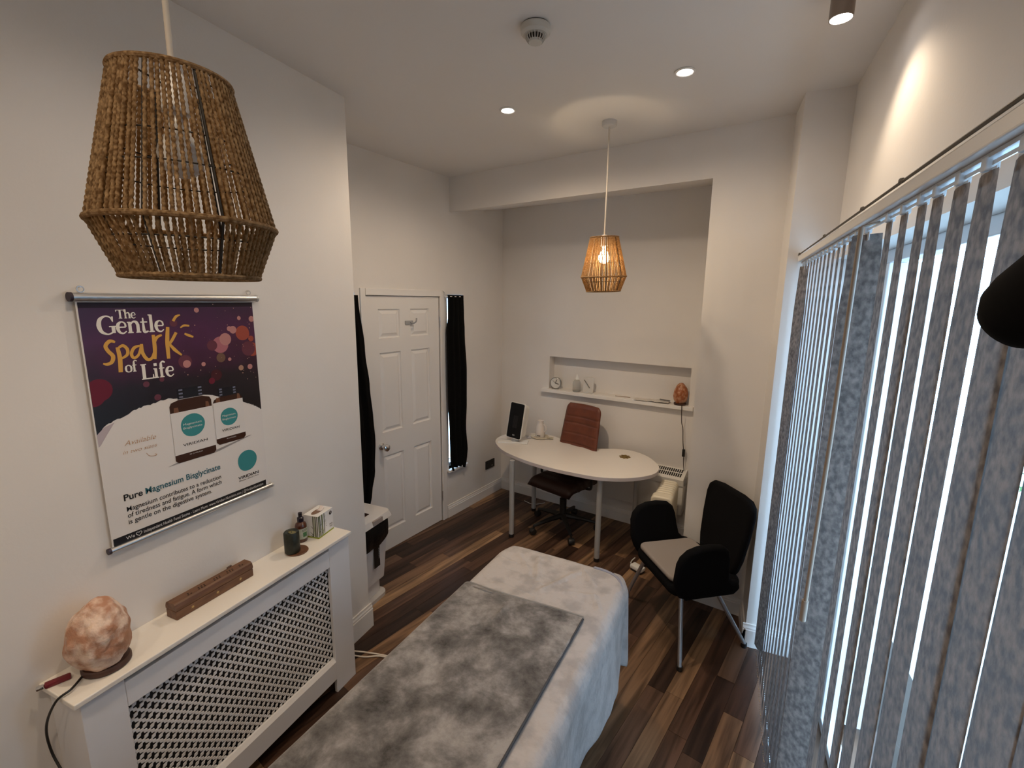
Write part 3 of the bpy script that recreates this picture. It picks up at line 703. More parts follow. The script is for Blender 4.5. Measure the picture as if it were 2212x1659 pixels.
strokes(PP, 'script_note_lettering', [([(.868,1.428),(.876,1.416),(.890,1.411),(.900,1.414)], [.0015]), ([(.900,1.414),(.894,1.418)], [.0012]), ([(.900,1.414),(.895,1.409)], [.0012])], bronze, sheet)
text(PP, 'body_lettering', 'Pure', .785, 1.286, ink, sheet, width=.056, height=.0215, bold=.018)
text(PP, 'body_lettering', 'Magnesium Bisglycinate', .850, 1.286, tealt, sheet, width=.267, height=.0215, bold=.016)
for s_, v_, w_ in (('Magnesium contributes to a reduction', 1.247, .327), ('of tiredness and fatigue. A form which', 1.2245, .327), ('is gentle on the digestive system.', 1.202, .285)):
    text(PP, 'body_lettering', s_, .789, v_, ink, sheet, width=w_, height=.0165, bold=.006)
disc(PP, 'logo_disc_print', 1.2345, 1.284, .043, teal, sheet, .0009, ry=.045, wob=.025)
text(PP, 'logo_lettering', 'VIRIDIAN', 1.187, 1.213, ink, sheet, width=.094, height=.0115, bold=.02)
text(PP, 'logo_lettering', 'Effective | Ethical | Pure', 1.190, 1.203, ink, sheet, width=.089, height=.006)
poly(PP, 'bottom_band_print', [(.7395, 1.142), (1.312, 1.142), (1.312, 1.170), (.7395, 1.170)], ink, sheet, .0008)
text(PP, 'band_lettering', 'We', .775, 1.1515, label_, sheet, width=.026, height=.0115)
hp = [(.814+.0085*(16*math.sin(t)**3)/16, 1.157+.0085*(13*math.cos(t)-5*math.cos(2*t)-2*math.cos(3*t)-math.cos(4*t))/16) for t in [2*PI*i/24 for i in range(24)]]
strokes(PP, 'band_lettering', [(hp+[hp[0]], [.0018])], label_, sheet)
text(PP, 'band_lettering', 'Independent Health Food Stores - Learn More: www.Viridian-Nutrition.com | @ViridianNutrition', .829, 1.1515, label_, sheet, width=.468, height=.0115)
for z, r in ((1.953, .013), (1.136, .0095)):
    b = MB(); b.lathe([(0, .725-1.028), (r, .725-1.028), (r, 1.338-1.028), (0, 1.338-1.028)], 20, (.002, 0, z-1.14), 'Y', ); b.build('rail', alu, po, True)
    for y in (.724, 1.339):
        c = MB(); c.lathe([(0, -.004), (r*1.08, -.004), (r*1.08, .004), (0, .004)], 20, (.002, y-1.028, z-1.14), 'Y'); c.build('end_cap', mat('rail_cap', (.03, .02, .04), .4) if y < 1 else mat('rail_cap_clear', (.5, .5, .5), .3), po, True)
for y in (.752, 1.306):
    b = MB(); b.tube([(-.002+.004, y-1.028+.009*math.cos(a), .836+.009*math.sin(a)) for a in [2*PI*i/20 for i in range(20)]], .0018, 6, closed=True); b.tube([(-.010, y-1.028, .842), (.006, y-1.028, .842)], .002, 6); b.build('hanging_hook', alu, po, True)

# ================================================================== RADIATOR COVER
ZR, XR, Y0, Y1 = .81625, .19087, .51625, 1.62
rc = root('radiator_cover', (0, (Y0+Y1)/2, 0)); tag(rc, 'white radiator cover with pierced lattice front under the poster', 'radiator cover')
MY = Matrix.Translation((0, -(Y0+Y1)/2, 0))
def rbox(name, x0, x1, y0, y1, z0, z1, bev=.002, m=coverw, parent=rc): return MB().box(x0, x1, y0, y1, z0, z1, MY, bev).build(name, m, parent)
rbox('top_shelf', .0, XR, Y0-.004, Y1, ZR-.018, ZR, .003, mat('shelf_satin_paint', (.84, .80, .74), .45, bump=(60, .05, .002)))
XF = .176
rbox('side_panel', .0, XF-.018, .532, .546, 0, ZR-.018); rbox('side_panel', .0, XF-.018, 1.598, 1.612, 0, ZR-.018)
rbox('stile', XF-.018, XF, .530, .641, 0, ZR-.019); rbox('stile', XF-.018, XF, 1.484, 1.614, 0, ZR-.019)
rbox('top_rail', XF-.018, XF, .6415, 1.4835, .690, .776)
b = MB(); b.extrude([(XF-.018, .08), (XF+.002, .08), (XF+.002, .176), (XF-.010, .192), (XF-.018, .192)], (0, .6415-(Y0+Y1)/2, 0), (1, 0, 0), (0, 0, 1), (0, 1, 0), 0, 1.4835-.6415); b.build('bottom_rail', coverw, rc)
# lattice: square cells turned 45 degrees, four-lobed pierced holes
PIT_ = .0280; lat = MB(); XL = .154
def cellpts(c, s_):
    q = []
    for k in range(4):
        a = PI/4+k*PI/2
        for da, r in ((-.20, .585), (.20, .585)): q.append((a+da, r))
        q.append((a+PI/4, .235))
    return [Vector((c[0]+s_*r*math.cos(a+PI/4), c[1]+s_*r*math.sin(a+PI/4))) for a, r in q]
L0y, L1y, L0z, L1z = .643, 1.482, .185, .692
e1 = Vector((math.sqrt(.5), -math.sqrt(.5)))*PIT_; e2 = Vector((math.sqrt(.5), math.sqrt(.5)))*PIT_
org = Vector((.655, .60)); cv = {}
def gv(p):
    k = (round(p.x, 5), round(p.y, 5))
    if k not in cv: cv[k] = lat.bm.verts.new((XL, p.x-(Y0+Y1)/2, p.y))
    return cv[k]
for i in range(-40, 60):
    for j in range(-40, 60):
        c = org+e1*i+e2*j
        if not (L0y-.01 < c.x < L1y+.01 and L0z-.01 < c.y < L1z+.01): continue
        corners = [c+(e1*a+e2*d)*.5 for a, d in ((1, 1), (-1, 1), (-1, -1), (1, -1))]
        # hole vertices in frame of e1,e2 ; hole order by angle around the cell
        hv = []
        for k in range(4):
            sa, sd = ((1, 1), (-1, 1), (-1, -1), (1, -1))[k]; na, nd = ((1, 1), (-1, 1), (-1, -1), (1, -1))[(k+1) % 4]
            dgn = .45; off = .10
            A = c+e1*(sa*dgn)+e2*(sd*dgn)
            mid = c+(e1*(sa+na)+e2*(sd+nd))*.5*.27
            t = (e1*(na-sa)+e2*(nd-sd))*.5
            pr = ((1, 1), (-1, 1), (-1, -1), (1, -1))[(k-1) % 4]
            t0 = (e1*(pr[0]-sa)+e2*(pr[1]-sd))*.5
            hv.append([lat.bm.verts.new((XL, p.x-(Y0+Y1)/2, p.y)) for p in (A+t0*.16, A+t*.16, mid)])
        for k in range(4):
            n = (k+1) % 4
            lat.bm.faces.new((gv(corners[k]), hv[k][0], hv[k][1])) if True else None
            lat.bm.faces.new((gv(corners[k]), hv[k][1], hv[k][2], hv[n][0], gv(corners[n])))
lo = lat.build('lattice_panel', coverw, rc); md = lo.modifiers.new('thick', 'SOLIDIFY'); md.thickness = .004; md.offset = 0
rbox('shade_backing', .03, .12, .60, 1.58, .12, .70, .01, mat('backing_shade_dark', (.02, .02, .024), .6))  # near-black backing added so the pierced holes look shaded

# ---- things on the cover
cat_ = 'salt lamp'
def saltrock(name, rx, ry, h, m, parent, seed):
    b = MB(); bmesh.ops.create_icosphere(b.bm, subdivisions=5, radius=1)
    for v in b.bm.verts:
        p = v.co.copy(); z = p.z
        wdt = 1.0 if z < 0 else (1-.22*z*z)
        d = noise.noise(p*1.3+Vector((seed, 0, 0)))*.16+noise.noise(p*3.1+Vector((0, seed, 0)))*.07+noise.noise(p*8+Vector((0, 0, seed)))*.025
        cell = noise.voronoi(p*2.2+Vector((seed, seed, 0)))[0]; d += (cell[1]-cell[0])*.06
        zz = max(z*(1+d*.5), -.86)
        v.co = Vector((p.x*wdt*(1+d)*rx, p.y*wdt*(1+d)*ry, (zz+.86)/1.86*h))
    return b.build(name, m, parent, 'all')
saltm = mat('pink_salt', (.46, .23, .14), .55, sss=.25, var=((.78, .60, .49), 20, 7, (.42, .60)), bump=(45, .9, .008))
saltd = mat('amber_salt', (.34, .10, .03), .45, sss=.2, var=((.55, .30, .18), 34, 6, (.44, .62)), bump=(90, .6, .004))
dwood = mat('dark_wood_base', (.045, .02, .014), .5, var=((.07, .03, .02), 30, 3))
sl = root('salt_lamp', (.098, .632, ZR)); tag(sl, 'large pale pink rock salt lamp on the end of the radiator cover', cat_, 'salt lamps')
MB().lathe([(0, 0), (.058, 0), (.062, .004), (.062, .015), (.058, .020), (0, .020)], 32, (0, .006, 0)).build('base', dwood, sl, True)
o = saltrock('rock', .076, .080, .212, saltm, sl, 3.3); o.location = (0, 0, .016); o.rotation_euler = (0, 0, .6)
b = MB(); b.tube(wavy([(.095, .575, ZR+.006), (.13, .535, ZR+.012), (.120, .502, ZR-.005), (.065, .492, ZR-.10), (.05, .497, ZR-.20), (.115, .499, ZR-.30), (.105, .50, ZR-.45), (.10, .50, .012), (.14, .42, .006)], 8), .0034, 8)
tag(b.build('power_cable', blackp, None, True), 'black power cable from the large salt lamp down the cover end', 'cable')
kn = root('red_metal_tipped_tool', (.048, .538, ZR)); kn.rotation_euler = (0, 0, math.radians(68)); tag(kn, 'small dark red metal-tipped tool beside the large salt lamp', 'tool')
MB().box(-.028, .030, -.010, .010, 0, .014, bev=.004).build('body', mat('dark_red_plastic', (.16, .012, .022), .3), kn, True)
MB().box(-.046, -.028, -.007, .007, .002, .012, bev=.003).build('metal_tip', chrome, kn, True)
# incense box
inc = root('incense_box', (.060, 1.006, ZR)); tag(inc, 'long carved wooden incense box with star inlays on the cover', 'incense box')
incw = mat('carved_rosewood', (.10, .042, .020), .5, var=((.17, .08, .038), 60, 5, (.35, .65)), bump=(120, .2, .002), stretch=(1, .15, 1))
IL = .305
def tri(z): return z
MB().box(-.029, .029, -IL/2, IL/2, 0, .034, bev=.003).build('tray', incw, inc)
b = MB(); b.extrude([(-.029, .0355), (.029, .0355), (.029, .045), (.025, .057), (.019, .062), (-.019, .062), (-.025, .057), (-.029, .045)], (0, -IL/2, 0), (1, 0, 0), (0, 0, 1), (0, 1, 0), 0, IL); ld = b.build('lid', incw, inc)
hm = mat('incense_hole', (.006, .004, .003), .9)
for cy, n in ((-.095, 3), (-.045, 6), (.015, 6), (.068, 6), (.11, 3)):
    for k in range(n):
        yy = cy+(k//2-(n//2-1)/2)*.0105+(.004 if k % 2 else 0); xx = .001 if k % 2 else .011
        b = MB(); b.lathe([(0, .0615), (.0032, .0615), (.0032, .0624), (0, .0624)], 8, (xx, yy, 0)); b.build('vent_hole', hm, ld)
brass = mat('brass', (.55, .40, .18), .3, .9)
PI_ = Plane((.0291, 0, 0), (0, 1, 0), (0, 0, 1))
for yy in (-.095, .0, .095):
    pts = [( yy+(.0075 if k % 2 == 0 else .003)*math.sin(k*PI/6), .019+(.0075 if k % 2 == 0 else .003)*math.cos(k*PI/6)) for k in range(12)]
    poly(PI_, 'star_inlay', pts, brass, inc, .0004)
b = MB(); b.tube([(-.03, .085, .045), (-.03, .085, .058), (-.026, .10, .062)], .0035, 6); b.build('latch', mat('dark_brass', (.09, .06, .05), .4, .8), inc, True)
# candle on coaster
co = root('round_coaster', (.100, 1.372, ZR)); tag(co, 'brown round wooden coaster under the dark candle', 'coaster')
MB().lathe([(0, 0), (.046, 0), (.048, .003), (.046, .006), (0, .006)], 36).build('disc', mat('coaster_wood', (.17, .075, .035), .5, var=((.12, .05, .025), 40, 3)), co, True)
ca = root('pillar_candle', (.092, 1.354, ZR+.006)); tag(ca, 'dark green-black pillar candle on a round coaster', 'candle')
cm = mat('dark_green_wax', (.010, .013, .009), .5, var=((.02, .024, .014), 60, 3), bump=(80, .2, .002))
MB().lathe([(0, 0), (.030, 0), (.033, .004), (.0325, .094), (.029, .099), (.026, .096), (.012, .090), (0, .089)], 36).build('wax', cm, ca, True)
MB().lathe([(0, .0895), (.011, .0905), (.018, .0935), (.011, .0938), (0, .0925)], 16, (.004, .003, 0), sx=1.2, sy=.7).build('wax_pool', mat('olive_wax', (.16, .14, .05), .25), ca, True)
MB().tube([(0, 0, .089), (.002, .001, .099)], .0013, 6).build('wick', blackp, ca)
# amber spray bottle
bt = root('amber_bottle', (.042, 1.452, ZR)); tag(bt, 'amber glass spray bottle with black cap and pale label', 'bottle')
ambr = mat('amber_glass', (.075, .020, .010), .08, coat=.5)
MB().lathe([(0, 0), (.024, 0), (.0265, .004), (.0265, .078), (.023, .090), (.013, .097), (.013, .102), (0, .102)], 32).build('glass_body', ambr, bt, True)
MB().lathe([(0, .100), (.0145, .100), (.0145, .118), (.0095, .122), (.0085, .128), (.0095, .130), (.009, .142), (0, .142)], 24).build('spray_cap', mat('black_violet_plastic', (.012, .008, .02), .25), bt, True)
lb_ = MB(); lb_.grid(lambda u, v: (.0270*math.cos((u-.5)*4.6+.1), .0270*math.sin((u-.5)*4.6+.1), .018+.052*v), 24, 1); lb_.build('label', mat('paper_label', (.55, .55, .45), .6, var=((.42, .45, .33), 80, 2)), bt, True)
gl = MB(); gl.grid(lambda u, v: (.0273*math.cos(-.45+u*.75), .0273*math.sin(-.45+u*.75), .028+.022*v), 8, 1); gl.build('label_emblem', mat('label_green', (.05, .16, .05), .6), bt, True)
for k in range(3):
    g_ = MB(); g_.grid(lambda u, v: (.0273*math.cos(-.6+u*1.1), .0273*math.sin(-.6+u*1.1), .056+.004*k+.0014*v), 8, 1); g_.build('label_print', ink, bt, True)
# tissue box
tb = root('tissue_box', (.0585, 1.545, ZR)); tb.rotation_euler = (0, 0, math.radians(8)); tag(tb, 'white tissue box printed with green bamboo stalks', 'tissue box')
tw = mat('tissue_card', (.80, .79, .78), .5)
BX, BY, BZ = .041, .056, .114
MB().box(-BX, BX, -BY, BY, 0, BZ, bev=.001).build('carton', tw, tb)
g1 = mat('bamboo_dark', (.035, .045, .012), .6); g2 = mat('bamboo_light', (.20, .25, .05), .6); lime = mat('lime_band', (.30, .34, .03), .6)
MB().box(-BX-.0006, BX+.0006, -BY-.0006, BY+.0006, .0, .007).build('lime_band', lime, tb)
PF = Plane((BX, 0, 0), (0, 1, 0), (0, 0, 1)); PE = Plane((0, -BY, 0), (1, 0, 0), (0, 0, 1))
def stalk(pl, u, w_, m, z0=.008, z1=.113, lean=0): poly(pl, 'bamboo_print', [(u, z0), (u+w_, z0), (u+w_+lean, z1), (u+lean, z1)], m, tb, .0008)
for u, w_, m in ((-.055, .004, g1), (-.049, .003, g2), (-.043, .005, g1), (-.033, .003, g1), (-.027, .005, g2), (-.0255, .002, g1), (-.015, .004, g1)): stalk(PF, u, w_, m, lean=random.uniform(-.003, .003))
for u, w_, m in ((.010, .004, g1), (.018, .003, g2), (.023, .005, g1), (.033, .004, g1)): stalk(PE, u, w_, m, lean=random.uniform(-.003, .003))
strokes(PF, 'bamboo_print', [([(-.05,.03),(-.03,.045)],[.003,.001]), ([(-.045,.06),(-.02,.075)],[.003,.001]), ([(-.03,.02),(-.01,.038)],[.003,.001]), ([(-.012,.09),(-.002,.10)],[.002,.004,.0005]), ([(-.008,.07),(.002,.078)],[.001,.004,.0005]), ([(-.008,.068),(.004,.066)],[.001,.003,.0005]), ([(-.004,.052),(.004,.058)],[.001,.003,.0005]), ([(0,.045),(.004,.04)],[.001,.002])], g1, tb, .0010)
strokes(PE, 'bamboo_print', [([(.0,.06),(.012,.05)],[.001,.003]), ([(-.005,.03),(.012,.015)],[.001,.004]), ([(-.004,.012),(.01,.010)],[.001,.005])], g1, tb, .0010)
disc(PF, 'seal_print', .036, .094, .010, mat('seal_black', (.02, .02, .02), .5), tb, .0009); disc(PF, 'seal_print', .036, .096, .005, mat('seal_grey', (.3, .3, .3), .5), tb, .0011)
text(PF, 'carton_lettering', 'Cheeky', .024, .034, ink, tb, width=.024, height=.008, d=.0009); text(PF, 'carton_lettering', 'Panda', .026, .022, ink, tb, width=.02, height=.008, d=.0009)
PT = Plane((0, 0, BZ), (1, 0, 0), (0, 1, 0))
disc(PT, 'opening', .0, -.005, .018, mat('opening_brown', (.22, .13, .09), .7), tb, .0006, ry=.040)
b = MB(); b.grid(lambda u, v: (-.012+.026*u+.004*math.sin(v*5), .0+.035*v, BZ+.002+.012*v*math.sin(PI*u)+.004*math.sin(u*9)*v), 8, 6); o = b.build('tissue', mat('tissue_paper', (.74, .66, .62), .8), tb, True)
# white cables coming out under the cover
for k, pts in enumerate(([(.02, 1.64, .10), (.06, 1.70, .035), (.13, 1.745, .012), (.24, 1.775, .006), (.42, 1.80, .006)], [(.02, 1.64, .035), (.05, 1.69, .012), (.14, 1.72, .006), (.24, 1.765, .006), (.44, 1.76, .006)])):
    tag(MB().tube(wavy(pts, 8), .0042, 8).build('white_cable', mat('cable_white', (.75, .68, .60), .5), None, True), ('upper white cable looping from the cover onto the floor', 'lower white cable lying on the floor beside the cover')[k], 'cable', 'white cables')

# ================================================================== MASSAGE TABLE, SHEET, TOWEL
ZBED = .66; BA = math.atan(.085)      # table direction turned a few degrees
bed = root('massage_table', (1.085, 1.06, 0), -BA); tag(bed, 'padded massage table covered with grey fleece in the middle of the floor', 'massage table')
BW, BLn = .315, 1.0
MB().extrude(rrect(2*BW, 2*BLn, .07, 5), (0, 0, 0), (1, 0, 0), (0, 1, 0), (0, 0, 1), ZBED-.075, ZBED-.012).build('padded_top', mat('cream_vinyl', (.55, .52, .48), .5), bed)
MB().extrude(rrect(2*BW-.05, 2*BLn-.08, .05, 4), (0, 0, 0), (1, 0, 0), (0, 1, 0), (0, 0, 1), ZBED-.125, ZBED-.078).build('frame', mat('bed_frame_wood', (.25, .16, .09), .5), bed)
for sx in (-1, 1):
    for sy in (-1, 1):
        MB().box(sx*(BW-.05)-.02, sx*(BW-.05)+.02, sy*.86-.02, sy*.86+.02, .045, ZBED-.126, bev=.004).build('leg', mat('bed_leg_metal', (.55, .56, .58), .4, .3), bed)
        b = MB(); b.lathe([(0, -.011), (.022, -.011), (.024, 0), (.022, .011), (0, .011)], 20, (sx*(BW-.05)+.0, sy*.86, .0245), 'X'); b.build('castor', blackp, bed, True)
def nz(x, y, z=0, s=1.0): return noise.noise(Vector((x*s, y*s, z)))
fleece = mat('pale_grey_fleece', (.50, .465, .45), .95, spec=.1, sheen=.3, var=((.38, .355, .345), 13, 8, (.45, .62)), bump=(34, .5, .012))
CREASES = [(-.22, .93, -.10, .80), (-.12, .95, -.05, .78), (-.25, .78, -.02, .74), (0, .70, .10, .92), (-.2, .66, 0, .64), (.12, .95, .2, .85), (.1, .75, .22, .78), (.22, .78, .27, .70), (-.28, .86, -.2, .84)]
def sheet_f(u, v):
    """u across bed (drape both sides), v along length"""
    dropR, dropL = .35, .03; tot = dropL+2*BW+dropR
    s_ = u*tot-dropL
    y = -BLn-.02+v*(2*BLn+.05)
    # rounded far corners: squeeze width near far end
    far_ = max(0, (y-(BLn-.10))/.13); sq = 0 if far_ <= 0 else .08*(1-math.sqrt(max(0, 1-min(1, far_)**2)))
    half = BW-sq+.008
    wr = .004*nz(s_*5, y*5, 1)+.003*nz(s_*14, y*14, 2)
    xc = s_-BW
    for ax_, ay_, bx_, by_ in CREASES:
        dx, dy = bx_-ax_, by_-ay_; t = max(0, min(1, ((xc-ax_)*dx+(y-ay_)*dy)/(dx*dx+dy*dy))); d_ = math.hypot(xc-ax_-dx*t, y-ay_-dy*t)
        wr += .008*math.exp(-(d_/.011)**2)
    if s_ < 0: x = -half-.004; z = ZBED-.005+s_
    elif s_ <= 2*BW:
        x = -half+s_*(half/BW); z = ZBED+max(0, wr)*1.2+.001
        ed = min(s_, 2*BW-s_)
        if ed < .02: z -= .012*(1-ed/.02)**2
    else:
        d = s_-2*BW; f = d/dropR
        fold = .022*f*math.sin(y*13+1.2*math.sin(y*5))+.012*f*nz(0, y*9, 3)
        x = half+.006+.012*min(1, d/.03)+fold+.01*f; z = ZBED-.012-d*(1+.04*math.sin(y*9))-(.05*f*max(0, (y-.85)/.2))
        if y > BLn-.1: x += .03*f
    if y > BLn-.01 and s_ <= 2*BW: z -= .5*(y-(BLn-.01))**1.0*1.0
    return (x, y, z)
b = MB(); b.grid(sheet_f, 130, 230); o = b.build('fleece_sheet', fleece, None, 'all'); o.matrix_world = bed.matrix_world if False else Matrix.Translation((1.085, 1.06, 0)) @ Matrix.Rotation(-BA, 4, 'Z')
md = o.modifiers.new('thick', 'SOLIDIFY'); md.thickness = .004; md.offset = 1
tag(o, 'pale grey fleece sheet draped over the massage table, hanging down its window side', 'sheet')
hemw = [Vector(p) for p in ((.15, 1.004, ZBED), (.215, 1.0, ZBED+.001), (.275, .975, ZBED+.001), (.306, .93, ZBED-.002), (.322, .885, ZBED-.014))]
MB().tube(wavy(hemw, 6), [.004]+[.0095]*23+[.004], 8).build('rolled_hem', mat('blue_grey_hem', (.30, .31, .38), .9), o, True)
def towel_mat():
    M = mat('mottled_grey_plush', (.10, .095, .092), .95, spec=.1, sheen=.25, bump=(140, .35, .004)); nt = M.node_tree; N = nt.nodes; L = nt.links; b = N['Principled BSDF']
    tc = N.new('ShaderNodeTexCoord'); n1 = N.new('ShaderNodeTexNoise'); n1.inputs['Scale'].default_value = 6.5; n1.inputs['Detail'].default_value = 9; n1.inputs['Roughness'].default_value = .66; n1.inputs['Distortion'].default_value = .15
    L.new(tc.outputs['Object'], n1.inputs['Vector']); rp = N.new('ShaderNodeValToRGB'); e = rp.color_ramp.elements
    e[0].position = .34; e[0].color = (.050, .046, .044, 1); e[1].position = .64; e[1].color = (.36, .34, .33, 1); q = e.new(.48); q.color = (.16, .15, .145, 1)
    L.new(n1.outputs['Fac'], rp.inputs[0]); L.new(rp.outputs[0], b.inputs['Base Color']); return M
tow = root('plush_throw', (1.085, 1.06, ZBED)); tow.rotation_euler = (0, 0, -BA); tag(tow, 'mottled dark grey plush throw with dark piped edge spread on the sheet', 'throw')
TX1 = .238; TYF = .60
def towel_f(u, v):
    x = -BW-.016+u*(TX1+BW+.016); y = -BLn-.03+v*(TYF+BLn+.03)
    z = .018+.003*nz(x*6, y*6, 7)+.002*nz(x*18, y*18, 8)
    # one small pinch fold near the far end
    d = math.hypot((x+.075)/.012, (y-.47)/.04); z += .012*math.exp(-d*d)
    y2 = y+.012*math.sin(x*7)*(1 if v > .98 else 0)
    if x < -BW-.004: z = .018-.5*(-BW-.004-x)-.004
    return (x, y2, z)
b = MB(); b.grid(towel_f, 60, 150); o = b.build('plush_cloth', towel_mat(), tow, 'all'); md = o.modifiers.new('thick', 'SOLIDIFY'); md.thickness = .006; md.offset = -1
pipm = mat('dark_piping', (.055, .060, .070), .8)
MB().tube([(TX1, -BLn-.03+i*.04, .016) for i in range(41)]+[(TX1, TYF, .016)], .0045, 8).build('piping', pipm, tow, True)
MB().tube([(-BW+.01+i*.0135, TYF+.012*math.sin((-BW+.01+i*.0135)*7), .017) for i in range(41)], .0042, 8).build('hem', mat('grey_hem', (.30, .29, .28), .9), tow, True)

# ================================================================== DESK
ZD = .70
dk = root('kidney_desk', (.77, 3.55, 0)); tag(dk, 'white kidney-shaped desk on grey tubular legs against the back recess', 'desk')
edge = [(.053,3.607),(.020,3.762),(.07,3.90),(.218,3.995),(.416,4.020),(.566,3.944),(.695,3.818),(.833,3.780),(.96,3.811),(1.083,3.861),(1.224,3.872),(1.363,3.778),(1.45,3.634),(1.482,3.529),(1.461,3.391),(1.366,3.272),(1.249,3.197),(1.097,3.150),(.895,3.158),(.661,3.199),(.428,3.285),(.208,3.417)]
P3 = wavy([(x-.77, y-3.55, 0) for x, y in edge[-1:]+edge+edge[:2]], 4)
P3 = P3[4:-4]
pts = [(p.x, p.y) for p in P3]
topm = mat('desk_laminate', (.80, .76, .72), .35, spec=.4); edgem = mat('desk_edge_band', (.62, .57, .58), .4)
b = MB(); b.extrude(pts[:-1], (0,0,0), (1,0,0), (0,1,0), (0,0,1), ZD-.027, ZD-.002); b.build('edge_band', edgem, dk)
b = MB(); b.extrude([(x*.998, y*.997) for x, y in pts[:-1]], (0,0,0), (1,0,0), (0,1,0), (0,0,1), ZD-.0021, ZD); b.build('top', topm, dk)
legm = mat('silver_grey_leg', (.50, .50, .49), .35, .3)
for x, y in ((.357, 3.283), (1.097, 3.209), (.355, 3.821), (1.300, 3.690)):
    MB().lathe([(0, .03), (.021, .03), (.021, ZD-.027), (0, ZD-.027)], 20, (x-.77, y-3.55, 0)).build('leg', legm, dk, True)
    MB().lathe([(0, 0), (.020, 0), (.022, .006), (.022, .03), (0, .03)], 20, (x-.77, y-3.55, 0)).build('foot', blackp, dk, True)
# gold flower ornament
gf = root('gold_coaster', (1.194, 3.68, ZD)); tag(gf, 'small gold petal-edged coaster lying on the desk', 'coaster')
gp = [((.040+.006*math.cos(8*a))*math.cos(a), (.040+.006*math.cos(8*a))*math.sin(a)) for a in [2*PI*i/64 for i in range(64)]]
goldm = mat('antique_gold', (.28, .19, .06), .4, .8, bump=(150, .4, .002))
MB().extrude(gp, (0,0,0), (1,0,0), (0,1,0), (0,0,1), 0, .005).build('plate', goldm, gf)
MB().tube([(.022*math.cos(a), .022*math.sin(a), .006) for a in [2*PI*i/24 for i in range(24)]], .0022, 6, closed=True).build('raised_ring', goldm, gf, True)
# panel fan heater
hz_ = root('panel_heater', (.205, 3.66, ZD), math.radians(14)); tag(hz_, 'upright heater with black front and white casing on the desk', 'heater')
MB().box(-.135, .135, -.045, .050, 0, .012, bev=.004).build('base', whitep, hz_, True)
MB().lathe([(0, .012), (.035, .012), (.028, .035), (0, .035)], 20, (.02, .0, 0), sy=.6).build('stem', mat('clear_grey_plastic', (.45, .47, .5), .3), hz_, True)
HT = Matrix.Translation((.01, 0, .035)) @ Matrix.Rotation(math.radians(2), 4, 'Y') @ Matrix.Rotation(math.radians(-10), 4, 'X')
HZR = Matrix.Rotation(math.radians(-30), 4, 'Z')
def hpart(b, name, m): o = b.build(name, m, hz_, True); o.matrix_local = HZR @ HT; return o
b = MB(); b.extrude(rrect(.165, .325, .018, 5, 0, .165), (0, -.018, 0), (1,0,0), (0,0,1), (0,1,0), 0, .014); hpart(b, 'bezel', whitep)
b = MB(); b.extrude(rrect(.135, .29, .03, 5, 0, .165), (0, -.004, 0), (1,0,0), (0,0,1), (0,1,0), 0, .075); hpart(b, 'casing', mat('heater_casing', (.70, .68, .63), .4))
b = MB(); b.extrude(rrect(.153, .313, .013, 5, 0, .165), (0, -.0195, 0), (1,0,0), (0,0,1), (0,1,0), 0, .002); hpart(b, 'front_panel', mat('gloss_black', (.005, .005, .006), .5, spec=.25))
for k in range(5):
    b = MB(); b.box(-.022+k*.010, -.0185+k*.010, -.0205, -.0195, .10, .21); hpart(b, 'vent_slot', mat('vent_grey', (.025, .025, .027), .5))
b = MB(); b.extrude(rrect(.026, .012, .005, 4, 0, .035), (0, -.0205, 0), (1,0,0), (0,0,1), (0,1,0), 0, .001); hpart(b, 'badge', mat('badge_silver', (.4, .4, .38), .3, .8))
# jug diffuser on round tray + bits
dish = root('round_tray', (.376, 3.905, ZD)); tag(dish, 'shallow cream tray under the white jug on the desk', 'tray')
MB().lathe([(0, 0), (.070, 0), (.085, .008), (.083, .010), (.068, .004), (0, .004)], 36).build('tray', mat('tray_cream', (.62, .56, .44), .4), dish, True)
jg = root('white_jug', (.372, 3.915, ZD+.0045)); jg.scale = (1.12, 1.12, 1.15); tag(jg, 'small white ceramic jug with tapered neck on the desk', 'jug')
MB().lathe([(0, 0), (.036, 0), (.040, .006), (.041, .04), (.036, .08), (.027, .108), (.025, .122), (.029, .136), (.026, .137), (.022, .122), (.0, .115)], 32).build('body', mat('jug_ceramic', (.74, .70, .68), .3), jg, True)
MB().tube(wavy([(.030, -.01, .105), (.052, -.014, .095), (.055, -.014, .065), (.040, -.012, .045)], 5), .0045, 8).build('handle', mat('jug_ceramic', (.74, .70, .68), .3), jg, True)
MB().box(-.014, .014, -.042, -.039, .014, .020).build('printed_mark', ink, jg)
for k, (x, y, rz, w_, l_, lab, c) in enumerate(((.285, 3.845, .5, .02, .03, 'crumpled grey plastic wrapper beside the desk heater', (.5, .5, .53)), (.275, 3.93, -.2, .05, .04, 'small white card behind the desk heater', (.72, .70, .66)), (.478, 3.895, .3, .028, .022, 'tiny foil packet at the right of the jug', (.5, .47, .38)))):
    b = MB(); rr = random.Random(k+9); hs = {}
    b.grid(lambda u, v: ((u-.5)*2*w_, (v-.5)*2*l_, .004+(.014 if k != 1 else .003)*abs(nz(u*3+k, v*3, k*2.0, 1.7))+.001), 8, 8)
    o = b.build(('plastic_wrapper', 'paper_card', 'foil_packet')[k], mat('scrap%d' % k, c, .4), None, False); o.location = (x, y, ZD); o.rotation_euler = (0, 0, rz)
    md = o.modifiers.new('thick', 'SOLIDIFY'); md.thickness = .004; md.offset = -1; tag(o, lab, ('wrapper', 'card', 'packet')[k])

